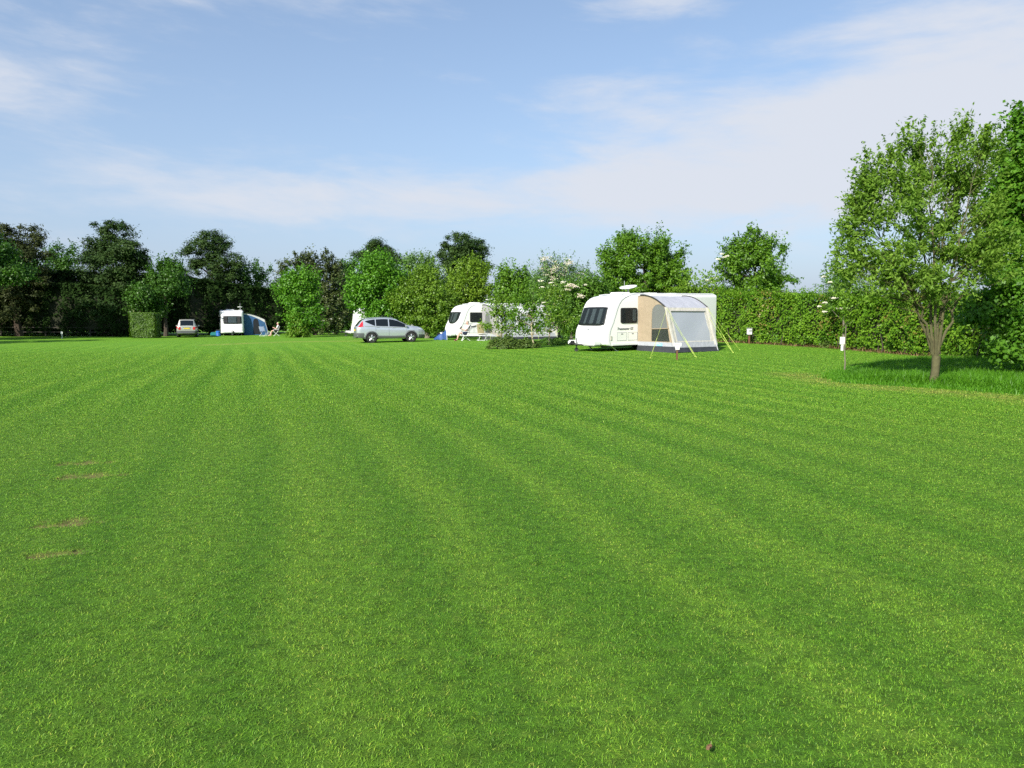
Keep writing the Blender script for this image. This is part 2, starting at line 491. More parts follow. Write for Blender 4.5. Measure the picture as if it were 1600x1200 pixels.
# ------------------------------------------------------------------ the field
def seg_dist(x, y, pts):
    d = np.full(np.shape(x), 1e9)
    for (ax, ay), (bx, by) in zip(pts[:-1], pts[1:]):
        ux, uy = bx - ax, by - ay
        t = np.clip(((x - ax) * ux + (y - ay) * uy) / (ux * ux + uy * uy), 0, 1)
        d = np.minimum(d, np.hypot(x - ax - t * ux, y - ay - t * uy))
    return d


def inside(x, y, poly):
    x = np.asarray(x); y = np.asarray(y); c = np.zeros(x.shape, bool)
    for (ax, ay), (bx, by) in zip(poly, poly[1:] + poly[:1]):
        k = ((ay > y) != (by > y)) & (x < (bx - ax) * (y - ay) / (by - ay + 1e-12) + ax)
        c ^= k
    return c


def xy(p): return (p.x, p.y)


# worn earth spots in the grass on the left: (centre, half length, half width, angle)
BARE = [(G(136, 743), .30, .13, .25), (G(130, 723), .26, .10, .2), (G(108, 816), .22, .12, .35), (G(82, 866), .17, .08, .2)]
# rough grass island under the willow
ISLAND = [xy(G(*q)) for q in ((1292, 590), (1318, 578), (1362, 569), (1440, 563), (1540, 566), (1640, 572), (1740, 582), (1720, 630), (1600, 617), (1530, 612), (1463, 607), (1380, 602), (1318, 598))]
ISLAND_EDGE = [xy(G(*q)) for q in ((1240, 585), (1318, 600), (1380, 606), (1463, 611), (1530, 617), (1600, 624), (1750, 645))]
TRACK = [xy(G(*q)) for q in ((565, 533), (500, 533.5), (440, 534.5), (395, 536), (330, 539))]
BED = [xy(G(*q)) for q in ((757, 545), (800, 538), (862, 536), (905, 541), (890, 547), (850, 549), (790, 551))]
HEDGE_LINE = [(12.3, 44.5), (14.3, 40.5), (16.4, 36.0), (17.6, 30.5), (18.3, 25.5), (18.9, 18.0), (19.3, 10.0)]


def masks(x, y):
    bare = np.zeros(np.shape(x))
    for c, a, b, w in BARE:
        dx, dy = x - c.x, y - c.y
        u = (dx * math.cos(w) + dy * math.sin(w)) / a; v = (-dx * math.sin(w) + dy * math.cos(w)) / b
        wob = .3 * np.sin(x * 23 + y * 7) + .25 * np.sin(y * 31 - x * 11) + .3 * np.sin(x * 47 + 3 * np.sin(y * 19)) * np.sin(y * 53 - x * 17)
        bare = np.maximum(bare, np.clip(1.6 - 1.35 * (np.hypot(u, v) + wob), 0, .68))
    dry = np.clip(1.25 - seg_dist(x, y, ISLAND_EDGE) / .9, 0, 1) * .6
    dry = np.maximum(dry, np.clip(1.2 - seg_dist(x, y, TRACK) / 1.1, 0, 1) * .7)
    hd = seg_dist(x, y, HEDGE_LINE)
    soil = np.clip(1.25 - hd / .95, 0, 1)
    isl = inside(x, y, ISLAND).astype(float)
    return bare, dry, soil, isl


def stripes(x, y):
    """mower passes: nearly straight bands, slightly wavy; -1 .. 1"""
    u = .952 * x + .305 * y + .0013 * y * y * np.clip(1 - y / 90, .3, 1)
    u = u + .06 * np.sin(y * .55 + x * .21) + .04 * np.sin(y * 1.7 - x * .8) + .10 * np.sin(x * .33 - y * .13)
    s = .62 * np.sin(u * 2 * np.pi / 1.02) + .16 * np.sin(u * 2 * np.pi / 3.1 + 1.0) + .25 * np.sin(u * 2 * np.pi / .55 + .5)
    return np.clip(s, -1.1, 1.1) / 1.1 * (.65 + .35 * np.sin(x * .45 + 1.3 * np.sin(y * .21))) * np.clip((75 - y) / 25, 0, 1)


def grass_group():
    """colour of the mown grass as a function of the place on the field"""
    g = bpy.data.node_groups.new("grass_colour", 'ShaderNodeTree')
    g.interface.new_socket("Color", in_out='OUTPUT', socket_type='NodeSocketColor')
    N, L = g.nodes, g.links
    go = N.new('NodeGroupOutput')
    geo = N.new('ShaderNodeNewGeometry')

    def noise(scale, det=3, vec=None, rough=.55):
        n = N.new('ShaderNodeTexNoise'); n.inputs['Scale'].default_value = scale; n.inputs['Detail'].default_value = det; n.inputs['Roughness'].default_value = rough
        L.new(vec or geo.outputs['Position'], n.inputs['Vector']); return n.outputs[0]

    def m(op, a, b=None):
        n = N.new('ShaderNodeMath'); n.operation = op
        for i, v in enumerate((a, b)):
            if v is None: continue
            if isinstance(v, (int, float)): n.inputs[i].default_value = v
            else: L.new(v, n.inputs[i])
        return n.outputs[0]

    def mr(v, a, b, c=0.0, d=1.0):
        n = N.new('ShaderNodeMapRange'); L.new(v, n.inputs[0])
        for i, q in enumerate((a, b, c, d)): n.inputs[i + 1].default_value = q
        return n.outputs[0]

    def mix(f, a, b):
        n = N.new('ShaderNodeMix'); n.data_type = 'RGBA'
        if isinstance(f, (int, float)): n.inputs[0].default_value = f
        else: L.new(f, n.inputs[0])
        for i, q in ((6, a), (7, b)):
            if isinstance(q, tuple): n.inputs[i].default_value = (*q, 1)
            else: L.new(q, n.inputs[i])
        return n.outputs[2]

    def attr(name):
        n = N.new('ShaderNodeAttribute'); n.attribute_name = name; return n.outputs['Fac']

    stripe = mr(attr('stripe'), -1.0, 1.0)
    stripe = m('ADD', m('MULTIPLY', stripe, .78), m('MULTIPLY', noise(3.5, 5, rough=.7), .22))
    base = mix(mr(stripe, .25, .75), GRASS_A, GRASS_B)
    base = mix(m('MULTIPLY', mr(noise(.16, 3), .42, .7), .4), base, GRASS_C)
    base = mix(m('MULTIPLY', mr(noise(11, 6, rough=.75), .45, .7), .6), base, GRASS_D)
    base = mix(m('MULTIPLY', mr(noise(8, 6, rough=.75), .54, .72), .5), base, GRASS_Y)
    base = mix(m('MULTIPLY', attr('dry'), mr(noise(3, 4), .3, .65)), base, GRASS_DRY)
    base = mix(attr('isl'), base, (.09, .27, .014))
    L.new(base, go.inputs[0])
    return g


GRASS_A = (.120, .292, .018)
GRASS_B = (.190, .372, .028)
GRASS_C = (.115, .316, .017)
GRASS_D = (.094, .240, .024)
GRASS_Y = (.270, .390, .052)
GRASS_DRY = (.36, .36, .09)
GRP = grass_group()


def ground_mat():
    m = bpy.data.materials.new('field_turf'); m.use_nodes = True
    nt = m.node_tree; N, L = nt.nodes, nt.links; b = N['Principled BSDF']
    b.inputs['Roughness'].default_value = .85; b.inputs['Specular IOR Level'].default_value = .15
    g = N.new('ShaderNodeGroup'); g.node_tree = GRP
    geo = N.new('ShaderNodeNewGeometry')

    def noise(scale, det, rough=.7):
        n = N.new('ShaderNodeTexNoise'); n.inputs['Scale'].default_value = scale; n.inputs['Detail'].default_value = det; n.inputs['Roughness'].default_value = rough
        L.new(geo.outputs['Position'], n.inputs['Vector']); return n.outputs[0]
    f1 = noise(9, 8, .8)
    mr = N.new('ShaderNodeMapRange'); L.new(f1, mr.inputs[0])
    mr.inputs[1].default_value = .36; mr.inputs[2].default_value = .64; mr.inputs[3].default_value = .45; mr.inputs[4].default_value = 1.35
    mul = N.new('ShaderNodeMix'); mul.data_type = 'RGBA'; mul.blend_type = 'MULTIPLY'; mul.inputs[0].default_value = 1
    L.new(g.outputs[0], mul.inputs[6]); L.new(mr.outputs[0], mul.inputs[7])

    def lay(prev, attr_name, col, var):
        a = N.new('ShaderNodeAttribute'); a.attribute_name = attr_name
        c = N.new('ShaderNodeMix'); c.data_type = 'RGBA'; L.new(noise(14, 5), c.inputs[0])
        c.inputs[6].default_value = (*col, 1); c.inputs[7].default_value = (*var, 1)
        x = N.new('ShaderNodeMix'); x.data_type = 'RGBA'
        L.new(a.outputs['Fac'], x.inputs[0]); L.new(prev, x.inputs[6]); L.new(c.outputs[2], x.inputs[7])
        return x.outputs[2]
    th = N.new('ShaderNodeAttribute'); th.attribute_name = 'thatch_shade'  # near turf darkened below the blades: thatch tone plus painted-in shade
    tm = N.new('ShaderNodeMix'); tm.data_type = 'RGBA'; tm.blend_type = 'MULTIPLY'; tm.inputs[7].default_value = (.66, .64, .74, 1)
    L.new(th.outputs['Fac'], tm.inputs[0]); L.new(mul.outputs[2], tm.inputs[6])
    col = lay(tm.outputs[2], 'bare', (.11, .075, .035), (.36, .24, .12))
    col = lay(col, 'soil', (.05, .05, .02), (.13, .10, .055))
    L.new(col, b.inputs['Base Color'])
    bp = N.new('ShaderNodeBump'); bp.inputs['Strength'].default_value = .9; bp.inputs['Distance'].default_value = .05
    L.new(noise(7, 8, .8), bp.inputs['Height']); L.new(bp.outputs[0], b.inputs['Normal'])
    return m


def build_ground():
    def axis(lo, hi, step, far, grow=1.25):
        a = list(np.arange(lo, hi + 1e-6, step)); s = step
        while a[-1] < far: s *= grow; a.append(a[-1] + s)
        s = step
        while a[0] > -far: s *= grow; a.insert(0, a[0] - s)
        return np.array(a)
    xs = axis(-32, 22, .2, 900); ys = axis(-3, 46, .2, 900)
    xs = np.unique(np.round(np.concatenate([xs, np.arange(-5.6, -2.8, .05)]), 3)); ys = np.unique(np.round(np.concatenate([ys, np.arange(4.4, 8.6, .05)]), 3))
    X, Y = np.meshgrid(xs, ys)
    Z = gz_np(X, Y)
    bare, dry, soil, isl = masks(X, Y)
    Z = Z - bare * .03
    nx, ny = len(xs), len(ys)
    V = np.stack([X, Y, Z], -1).reshape(-1, 3)
    i = np.arange(nx - 1)[None, :] + nx * np.arange(ny - 1)[:, None]
    F = np.stack([i, i + 1, i + nx + 1, i + nx], -1).reshape(-1, 4)
    me = np_mesh('ground', V, F, {'bare': bare.ravel(), 'dry': dry.ravel(), 'soil': soil.ravel(), 'isl': isl.ravel(), 'stripe': stripes(X, Y).ravel(), 'thatch_shade': (np.clip((40 - Y) / 28, 0, 1) * np.clip((np.abs(X) < .75 * Y + 2.2), 0, 1)).ravel()})
    o = link('ground', me, ground_mat(), None, True)
    tag(o, kind='structure')


def blade_mat(name, transl=.25, var=None):
    m = bpy.data.materials.new(name); m.use_nodes = True
    nt = m.node_tree; N, L = nt.nodes, nt.links; b = N['Principled BSDF']
    b.inputs['Roughness'].default_value = .5; b.inputs['Specular IOR Level'].default_value = .3
    g = N.new('ShaderNodeGroup'); g.node_tree = GRP
    a = N.new('ShaderNodeAttribute'); a.attribute_name = 'rnd'
    rm = N.new('ShaderNodeValToRGB'); L.new(a.outputs['Fac'], rm.inputs[0])
    e = rm.color_ramp.elements
    e[0].position = 0; e[0].color = (.62, .66, .7, 1); e[1].position = .86; e[1].color = (1.5, 1.4, 1.3, 1)
    k = rm.color_ramp.elements.new(.95); k.color = (2.6, 1.75, 2.2, 1)
    k2 = rm.color_ramp.elements.new(1.0); k2.color = (3.2, 1.7, 4, 1)
    mul = N.new('ShaderNodeMix'); mul.data_type = 'RGBA'; mul.blend_type = 'MULTIPLY'; mul.inputs[0].default_value = 1
    L.new(g.outputs[0], mul.inputs[6]); L.new(rm.outputs[0], mul.inputs[7])
    L.new(mul.outputs[2], b.inputs['Base Color'])
    t = N.new('ShaderNodeBsdfTranslucent'); L.new(mul.outputs[2], t.inputs[0])
    mx = N.new('ShaderNodeMixShader'); mx.inputs[0].default_value = transl
    o = N['Material Output']
    L.new(b.outputs[0], mx.inputs[1]); L.new(t.outputs[0], mx.inputs[2]); L.new(mx.outputs[0], o.inputs[0])
    return m


def blades(x, y, h, w, rng, lean, nap=None):
    """bent blades: 5 points, a quad and a tip quad folded as 2 quads"""
    n = len(x)
    z = gz_np(x, y) - .004
    a = rng.uniform(0, 2 * np.pi, n)
    dx, dy = np.cos(a), np.sin(a)                 # leaning direction
    if nap is not None:                           # laid over by the mower, one way then the other
        dx = dx + nap * -.305 * .22; dy = dy + nap * .952 * .22
        l_ = np.hypot(dx, dy) + 1e-6; dx, dy = dx / l_, dy / l_; a = np.arctan2(dy, dx)
    wa = a + np.pi / 2 + rng.normal(0, .5, n)
    wx, wy = np.cos(wa) * w / 2, np.sin(wa) * w / 2
    l1 = h * lean * .35; l2 = h * lean
    b = np.stack([x, y, z], -1)
    sd = np.stack([wx, wy, np.zeros(n)], -1)
    mid = b + np.stack([dx * l1, dy * l1, h * .55], -1)
    tip = b + np.stack([dx * l2, dy * l2, h * (1 - .25 * np.minimum(lean, 2.5))], -1)
    V = np.stack([b - sd, b + sd, mid + sd * .8, mid - sd * .8, tip + sd * .12, tip - sd * .12], 1).reshape(-1, 3)
    k = np.arange(n)[:, None] * 6
    F = np.concatenate([k + np.array([[0, 1, 2, 3]]), k + np.array([[3, 2, 4, 5]])], 1).reshape(-1, 4)
    return V, F


def sample_view(rng, n_total, y0, y1, dens, margin=2.2):
    """points spread over the ground the photograph (and a step beside it) sees, thinner with distance"""
    ys = np.linspace(y0, y1, 400); w = dens(ys) * (1.5 * ys + 2 * margin)
    c = np.cumsum(w); c /= c[-1]
    y = np.interp(rng.random(n_total), c, ys)
    x = (rng.random(n_total) * 2 - 1) * (.75 * y + margin)
    return x, y


def build_grass():
    rng = np.random.default_rng(7)
    n = 2900000
    x, y = sample_view(rng, n, 1.6, 48, lambda q: np.where(q < 4, 1, (4 / q) ** 1.3) * np.clip((48 - q) / 32, 0, 1))
    # tufts: pull points together
    cell = rng.normal(0, .35, n)
    bare, dry, soil, isl = masks(x, y)
    keep = (rng.random(n) > bare * 1.1) & (isl < .5)
    clump = .5 + .5 * np.sin(x * 9.1 + 1.7 * np.sin(y * 7.3)) * np.sin(y * 10.7 + 1.3 * np.sin(x * 6.1))
    keep &= rng.random(n) < .82 + .18 * clump
    x, y, dry, isl, clump = x[keep], y[keep], dry[keep], isl[keep], clump[keep]
    n = len(x)
    h = (.007 + .010 * rng.random(n) + .005 * clump * rng.random(n)) * (1 + .7 * (rng.random(n) > .985))
    w = (.0018 + .0015 * rng.random(n)) * np.clip(y / 4.5, 1, 6)
    h *= np.clip(y / 9, 1, 1.5)
    lean = rng.uniform(.3, 2.1, n)
    st = stripes(x, y)
    V, F = blades(x, y, h, w, rng, lean, st)
    r = np.repeat(rng.random(n) ** 1.1, 6)
    me = np_mesh('mown_grass', V, F, {'rnd': r, 'dry': np.repeat(dry, 6), 'stripe': np.repeat(st, 6)})
    o = link('mown_grass', me, blade_mat('mown_blades'))
    tag(o, 'short mown green grass with paler mower stripes across the field', 'grass', kind='stuff')
    # rough grass island under the willow
    n = 62000
    xs = [p[0] for p in ISLAND]; ys = [p[1] for p in ISLAND]
    x = rng.uniform(min(xs), min(max(xs), 24), n * 2); y = rng.uniform(min(ys), max(ys), n * 2)
    k = inside(x, y, ISLAND); x, y = x[k], y[k]; n = len(x)
    x = x + rng.normal(0, .16, n) + .12 * np.sin(y * 5); y = y + rng.normal(0, .16, n) + .15 * np.sin(x * 4.3)
    cl = .5 + .5 * np.sin(x * 3.1 + np.sin(y * 2.7)) * np.sin(y * 3.7 + np.sin(x * 2.1))
    edge = np.clip(seg_dist(x, y, [tuple(p) for p in ISLAND + ISLAND[:1]]) / .8, .35, 1)
    h = (.14 + .16 * rng.random(n) + .10 * cl) * edge
    V, F = blades(x, y, h, .012 + .008 * rng.random(n), rng, rng.uniform(.2, 1.1, n))
    me = np_mesh('rough_grass', V, F, {'rnd': np.repeat(rng.random(n), 6)})
    o = link('rough_grass', me, leaf_mat('rough_blades', (.075, .23, .010), (.16, .38, .024), .45))
    tag(o, 'unmown taller bright green grass around the willow trunk', 'grass', kind='stuff')
    # dry stalks and dead undergrowth along the hedge foot
    n = 4500
    t = rng.random(n); pts = np.array(HEDGE_LINE)
    seg = np.concatenate([[0], np.cumsum(np.hypot(*np.diff(pts, axis=0).T))]); s = t * seg[-1]
    x = np.interp(s, seg, pts[:, 0]) - np.abs(rng.normal(.55, .35, n)); y = np.interp(s, seg, pts[:, 1]) - rng.normal(.1, .3, n)
    V, F = blades(x, y, .08 + .25 * rng.random(n) ** 2, .012 + .012 * rng.random(n), rng, rng.uniform(.4, 2.4, n))
    me = np_mesh('dead_undergrowth', V, F, {'rnd': np.repeat(rng.random(n), 6)})
    tag(link('dead_undergrowth', me, LM['dry']), 'brown dry stalks and dead growth along the foot of the beech hedge', 'undergrowth', kind='stuff')


# ------------------------------------------------------------------ trees
def unit(a): return a / np.maximum(np.linalg.norm(a, axis=-1, keepdims=True), 1e-9)


def leaf_quads(rng, c, out, L, Wd, up=.35, chaos=.9, along=None):
    n = len(c)
    nrm = unit(out * .75 + rng.normal(0, chaos, (n, 3)) * .5 + np.array([0, 0, up]))
    ax = rng.normal(0, 1, (n, 3)) if along is None else along + rng.normal(0, .45, (n, 3))
    t = unit(np.cross(np.cross(nrm, ax), nrm)); b = np.cross(nrm, t)
    l = (L * rng.uniform(.65, 1.25, n))[:, None]; w = (Wd * rng.uniform(.7, 1.2, n))[:, None]
    fold = nrm * w * .18
    V = np.stack([c - t * l * .5, c + b * w * .5 + fold - t * l * .05, c + t * l * .5, c - b * w * .5 + fold - t * l * .05], 1).reshape(-1, 3)
    F = np.arange(4 * n).reshape(-1, 4)
    return V, F


def crown_points(rng, lobes, n_cl, shell=.55, flat=1.0):
    """clump centres in a union of ellipsoids: list of (centre, (rx, ry, rz))"""
    vol = np.array([(r[0] * r[2] + r[0] * r[1] * .6) for _, r in lobes]); vol = vol / vol.sum()
    idx = rng.choice(len(lobes), n_cl, p=vol)
    d = unit(rng.normal(0, 1, (n_cl, 3)))
    rad = shell + (1 - shell) * rng.random(n_cl) ** .6
    cs = np.array([np.array(c) for c, _ in lobes]); rs = np.array([r for _, r in lobes])
    return cs[idx] + d * rs[idx] * rad[:, None], d, idx


def bez(a, b, c, n):
    return [a * (1 - t) ** 2 + b * 2 * t * (1 - t) + c * t * t for t in np.linspace(0, 1, n)]


def make_tree(name, label, cat, foot_pt, d, lobes_px, leaf, bark, n_leaf=14000, L=.16, Wd=.10, clump_r=.45, n_cl=260,
              trunk_r=.16, seed=1, shell=.5, flat=.75, depth=.8, up=.35, stems=None, trunk_top=None, limb_n=16, shoots=0,
              group=None, chaos=.9, blossoms=None, twigs=True, stem_r=.05, lean=0.0, rough=1.0, extra_n=2, spray=0.0, parts=('trunk', 'crown')):
    rng = np.random.default_rng(seed)
    root = empty(name, foot_pt, 0, label, cat, group)
    f = np.array(foot_pt)
    mpp = d / FPX
    lobes = []
    for i, q in enumerate(lobes_px):
        cx, cy, rx, ry = q[:4]
        off = q[4] if len(q) > 4 else 0.0
        dep = rx * mpp * depth
        c = np.array(P(cx, cy, d + off + rng.normal(0, .25) * dep)) - f
        lobes.append((c, (rx * mpp, dep, ry * mpp)))
    extra = []
    for c, r in lobes:
        for _ in range(extra_n):
            dv = unit(rng.normal(0, 1, 3)); k = rng.uniform(.3, .5)
            extra.append((c + dv * np.array(r) * rng.uniform(.7, 1.0), tuple(q * k for q in r)))
    lobes = lobes + extra
    centres, dirs, idx = crown_points(rng, lobes, n_cl, shell)
    lo, hi = centres[:, 2].min(), centres[:, 2].max()
    mid = np.array([centres[:, 0].mean(), centres[:, 1].mean(), lo + (hi - lo) * .4])
    # trunk and limbs
    mb = MB()
    top = trunk_top if trunk_top is not None else lo + (hi - lo) * .6
    tips = []
    if stems is None:
        tx = np.array([mid[0] * .7, mid[1] * .7, top])
        tr = [np.array([0, 0, -.1])] + [np.array([tx[0] * t ** 1.5 + rng.normal(0, .03) * top * .3, tx[1] * t ** 1.5, top * t]) for t in (.12, .3, .5, .7, .88, 1)]
        mb.tube(tr, [trunk_r * k for k in (1.35, 1.05, .92, .8, .6, .4, .18)], 8)
        spine = [(p, trunk_r * k) for p, k in zip(tr[2:], (.92, .8, .6, .4, .18))]
    else:
        fork = np.array(stems[0]) - f
        tr = [np.array([0, 0, -.12]), np.array([0, 0, .05]), fork * .55 + np.array([.015, 0, 0]), fork]
        mb.tube(tr, [trunk_r * k for k in (1.45, 1.08, .95, 1.0)], 10)
        spine = []
        for s in stems[1:]:
            e = np.array(s) - f
            ctrl = fork + (e - fork) * np.array([.42, .42, .55])
            pts = bez(fork - np.array([0, 0, .12]), ctrl, e, 14)
            pts = [p + rng.normal(0, .03, 3) * (i > 0) for i, p in enumerate(pts)]
            rr = [trunk_r * (.36 * (1 - t) ** .9 + .04) for t in np.linspace(0, 1, 14)]
            mb.tube(pts, rr, 7)
            spine += list(zip(pts[3:], rr[3:]))
    sp = np.array([p for p, _ in spine]); sr = [r for _, r in spine]
    sel = rng.permutation(n_cl)[:limb_n]
    for i in sel:
        c = centres[i]
        dd = np.linalg.norm((sp - c) * np.array([1, 1, .8]), axis=1) + np.where(sp[:, 2] > c[2] - .1 * (hi - lo), 2.0, 0)
        j = int(np.argmin(dd)); a = sp[j]; r0 = min(sr[j] * .55, stem_r)
        ctrl = a + (c - a) * np.array([.55, .55, .35]) + rng.normal(0, .08, 3)
        mb.tube(bez(a, ctrl, c, 6), [r0 * (1 - .8 * t) for t in np.linspace(0, 1, 6)], 5, False)
    tk = mb.build(parts[0], bark, root, smooth=True, fix=False)
    # foliage
    per = rng.multinomial(n_leaf, np.full(n_cl, 1 / n_cl))
    ci = np.repeat(np.arange(n_cl), per)
    cr = clump_r * rng.uniform(.6, 1.35, n_cl)
    off = rng.normal(0, .5, (n_leaf, 3)) * cr[ci][:, None] * np.array([1, 1, flat])
    pos = centres[ci] + off
    out = unit(pos - mid) * .45 + unit(off) * .9
    ax_ = None
    if spray:
        # leaves strung along twigs that point out and up from the crown
        tw = unit(unit(centres - mid) * .7 + np.array([0, 0, .55]) + rng.normal(0, .35, (n_cl, 3)))
        k3 = 3
        tw = unit(np.repeat(tw[:, None], k3, 1) + rng.normal(0, .35, (n_cl, k3, 3)))
        pick = rng.integers(0, k3, n_leaf)
        tl = tw[ci, pick]
        o2 = tl * (rng.uniform(-.5, 1.0, n_leaf) * cr[ci] * 1.9)[:, None] + rng.normal(0, .20, (n_leaf, 3)) * cr[ci][:, None]
        us = rng.random(n_leaf) < spray
        pos = np.where(us[:, None], centres[ci] + o2, pos)
        ax_ = np.where(us[:, None], tl, rng.normal(0, 1, (n_leaf, 3)))
        out = np.where(us[:, None], unit(o2 - tl * (o2 * tl).sum(1, keepdims=True)) * .7 + unit(pos - mid) * .4, out)
    V, F = leaf_quads(rng, pos, out, L, Wd, up, chaos, ax_)
    rn = np.clip(rng.random(n_cl)[ci] * .5 + rng.random(n_leaf) * .5, 0, 1)
    if shoots:
        # leafy upright shoots standing out of the crown
        tops = centres[rng.permutation(n_cl)[:shoots * 3]]
        o = np.argsort(-(tops[:, 2] + .55 * np.linalg.norm((tops - mid)[:, :2], axis=1)))[:shoots]
        P2 = []; O2 = []
        for q in tops[o]:
            dirv = unit(np.array([(q - mid)[0] * .25, (q - mid)[1] * .25, 1.0]) + rng.normal(0, .2, 3))
            ln = rng.uniform(.5, 1.2) * clump_r * 2.2
            t = rng.random(26) * ln
            P2.append(q + t[:, None] * dirv + rng.normal(0, .05, (26, 3)) * clump_r * 1.6); O2.append(np.tile(dirv, (26, 1)))
        P2 = np.concatenate(P2); O2 = np.concatenate(O2)
        V2, F2 = leaf_quads(rng, P2, O2, L, Wd, up, chaos)
        V = np.concatenate([V, V2]); F = np.concatenate([F, F2 + F.max() + 1]); rn = np.concatenate([rn, rng.random(len(P2))])
    me = np_mesh(parts[1], V, F, {'rnd': np.repeat(rn, 4)})
    link(parts[1], me, leaf, root)
    if blossoms:
        bm_, nb, rb, front = blossoms
        mbb = []
        cand = centres[np.argsort(centres[:, 1] - .6 * centres[:, 2])][:max(nb * 2, 8)]
        pk = cand[rng.permutation(len(cand))[:nb]]
        for q in pk:
            k = 40
            dd = rng.normal(0, .5, (k, 3)) * rb * np.array([1, 1, .7])
            mbb.append(q + np.array([0, -.5 * clump_r, .5 * clump_r]) + dd)
        pp = np.concatenate(mbb)
        V, F = leaf_quads(rng, pp, np.tile([-.3, -.8, .6], (len(pp), 1)), rb * .3, rb * .26, .35, .6)
        link('blossom', np_mesh('blossom', V, F), bm_, root)
    return root


def flower_heads(root, spots, m, r, seed=3):
    """flat plates of small cream flowers at given world points"""
    rng = np.random.default_rng(seed); f = np.array(root.location)
    pp = np.concatenate([np.array(s) - f + rng.normal(0, .45, (80, 3)) * r * np.array([1, 1, .36]) for s in spots])
    V, F = leaf_quads(rng, pp, np.tile([-.3, -.8, .6], (len(pp), 1)), r * .5, r * .42, .35, .4)
    link('blossom', np_mesh('blossom', V, F), m, root)


def leafy_volume(rng, n, line, half_w, z0, z1, skin=.28, bumps=.25):
    """leaf positions in the outer skin of a hedge that follows a polyline"""
    pts = np.array(line); sg = np.concatenate([[0], np.cumsum(np.hypot(*np.diff(pts, axis=0).T))])
    s = rng.random(n) * sg[-1]
    cx = np.interp(s, sg, pts[:, 0]); cy = np.interp(s, sg, pts[:, 1])
    k = np.clip(np.searchsorted(sg, s) - 1, 0, len(pts) - 2)
    tx, ty = (pts[k + 1] - pts[k]).T / np.hypot(*(pts[k + 1] - pts[k]).T)
    nx, ny = ty, -tx
    H = np.interp(s, sg, z1) if np.ndim(z1) else np.full(n, z1)
    tot = 2 * (H - z0).mean() + 2 * half_w
    q = rng.random(n) * tot
    side = q < 2 * (H - z0).mean()
    sg_ = np.where(rng.random(n) < .5, -1, 1)
    zq = rng.random(n)
    wob = bumps * (np.sin(s * 1.9) * .4 + np.sin(s * 4.3 + 1) * .3 + .55 * np.sin(s * 5.1 + 2 * np.sin(zq * 7)) * np.sin(zq * 9 + s * 1.3) + rng.normal(0, .15, n))
    dep = np.abs(rng.normal(0, skin, n))
    zz = z0 + (H - z0) * zq
    tuck = .22 * np.clip(1 - (zz - z0) / .7, 0, 1)
    lat = np.where(side, sg_ * (half_w - dep - tuck + wob), (rng.random(n) * 2 - 1) * half_w)
    z = np.where(side, zz, H - dep * .8 + wob * .5)
    n_end = int(n * 2 * half_w / (sg[-1] + 2 * half_w) * .8)
    en = np.arange(n) < n_end
    first = rng.random(n) < .5
    kk = np.where(first, 0, len(pts) - 2)
    ex, ey = (pts[kk + 1] - pts[kk]).T / np.hypot(*(pts[kk + 1] - pts[kk]).T)
    sgn = np.where(first, -1.0, 1.0); pe = np.where(first[:, None], pts[0], pts[-1])
    px_ = pe[:, 0] + sgn * ex * (wob - dep + .1); py_ = pe[:, 1] + sgn * ey * (wob - dep + .1)
    cx = np.where(en, px_, cx); cy = np.where(en, py_, cy); nx = np.where(en, ey, nx); ny = np.where(en, -ex, ny)
    lat = np.where(en, (rng.random(n) * 2 - 1) * half_w, lat); z = np.where(en, zz, z)
    gzv = gz_np(cx, cy)
    pos = np.stack([cx + nx * lat, cy + ny * lat, gzv + z], -1)
    out = np.stack([np.where(side, nx * sg_, 0), np.where(side, ny * sg_, 0), np.where(side, .15, 1.0)], -1)
    out[en] = np.stack([sgn * ex, sgn * ey, np.full(n, .15)], -1)[en]
    return pos, out, s


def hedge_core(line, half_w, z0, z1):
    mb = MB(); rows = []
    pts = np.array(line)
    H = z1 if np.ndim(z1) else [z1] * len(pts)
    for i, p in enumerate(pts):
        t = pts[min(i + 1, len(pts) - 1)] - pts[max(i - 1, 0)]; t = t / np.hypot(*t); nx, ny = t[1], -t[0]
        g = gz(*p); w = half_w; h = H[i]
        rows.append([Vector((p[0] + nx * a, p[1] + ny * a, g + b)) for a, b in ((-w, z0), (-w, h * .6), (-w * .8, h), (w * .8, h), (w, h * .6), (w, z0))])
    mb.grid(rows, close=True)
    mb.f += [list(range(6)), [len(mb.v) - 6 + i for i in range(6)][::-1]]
    return mb


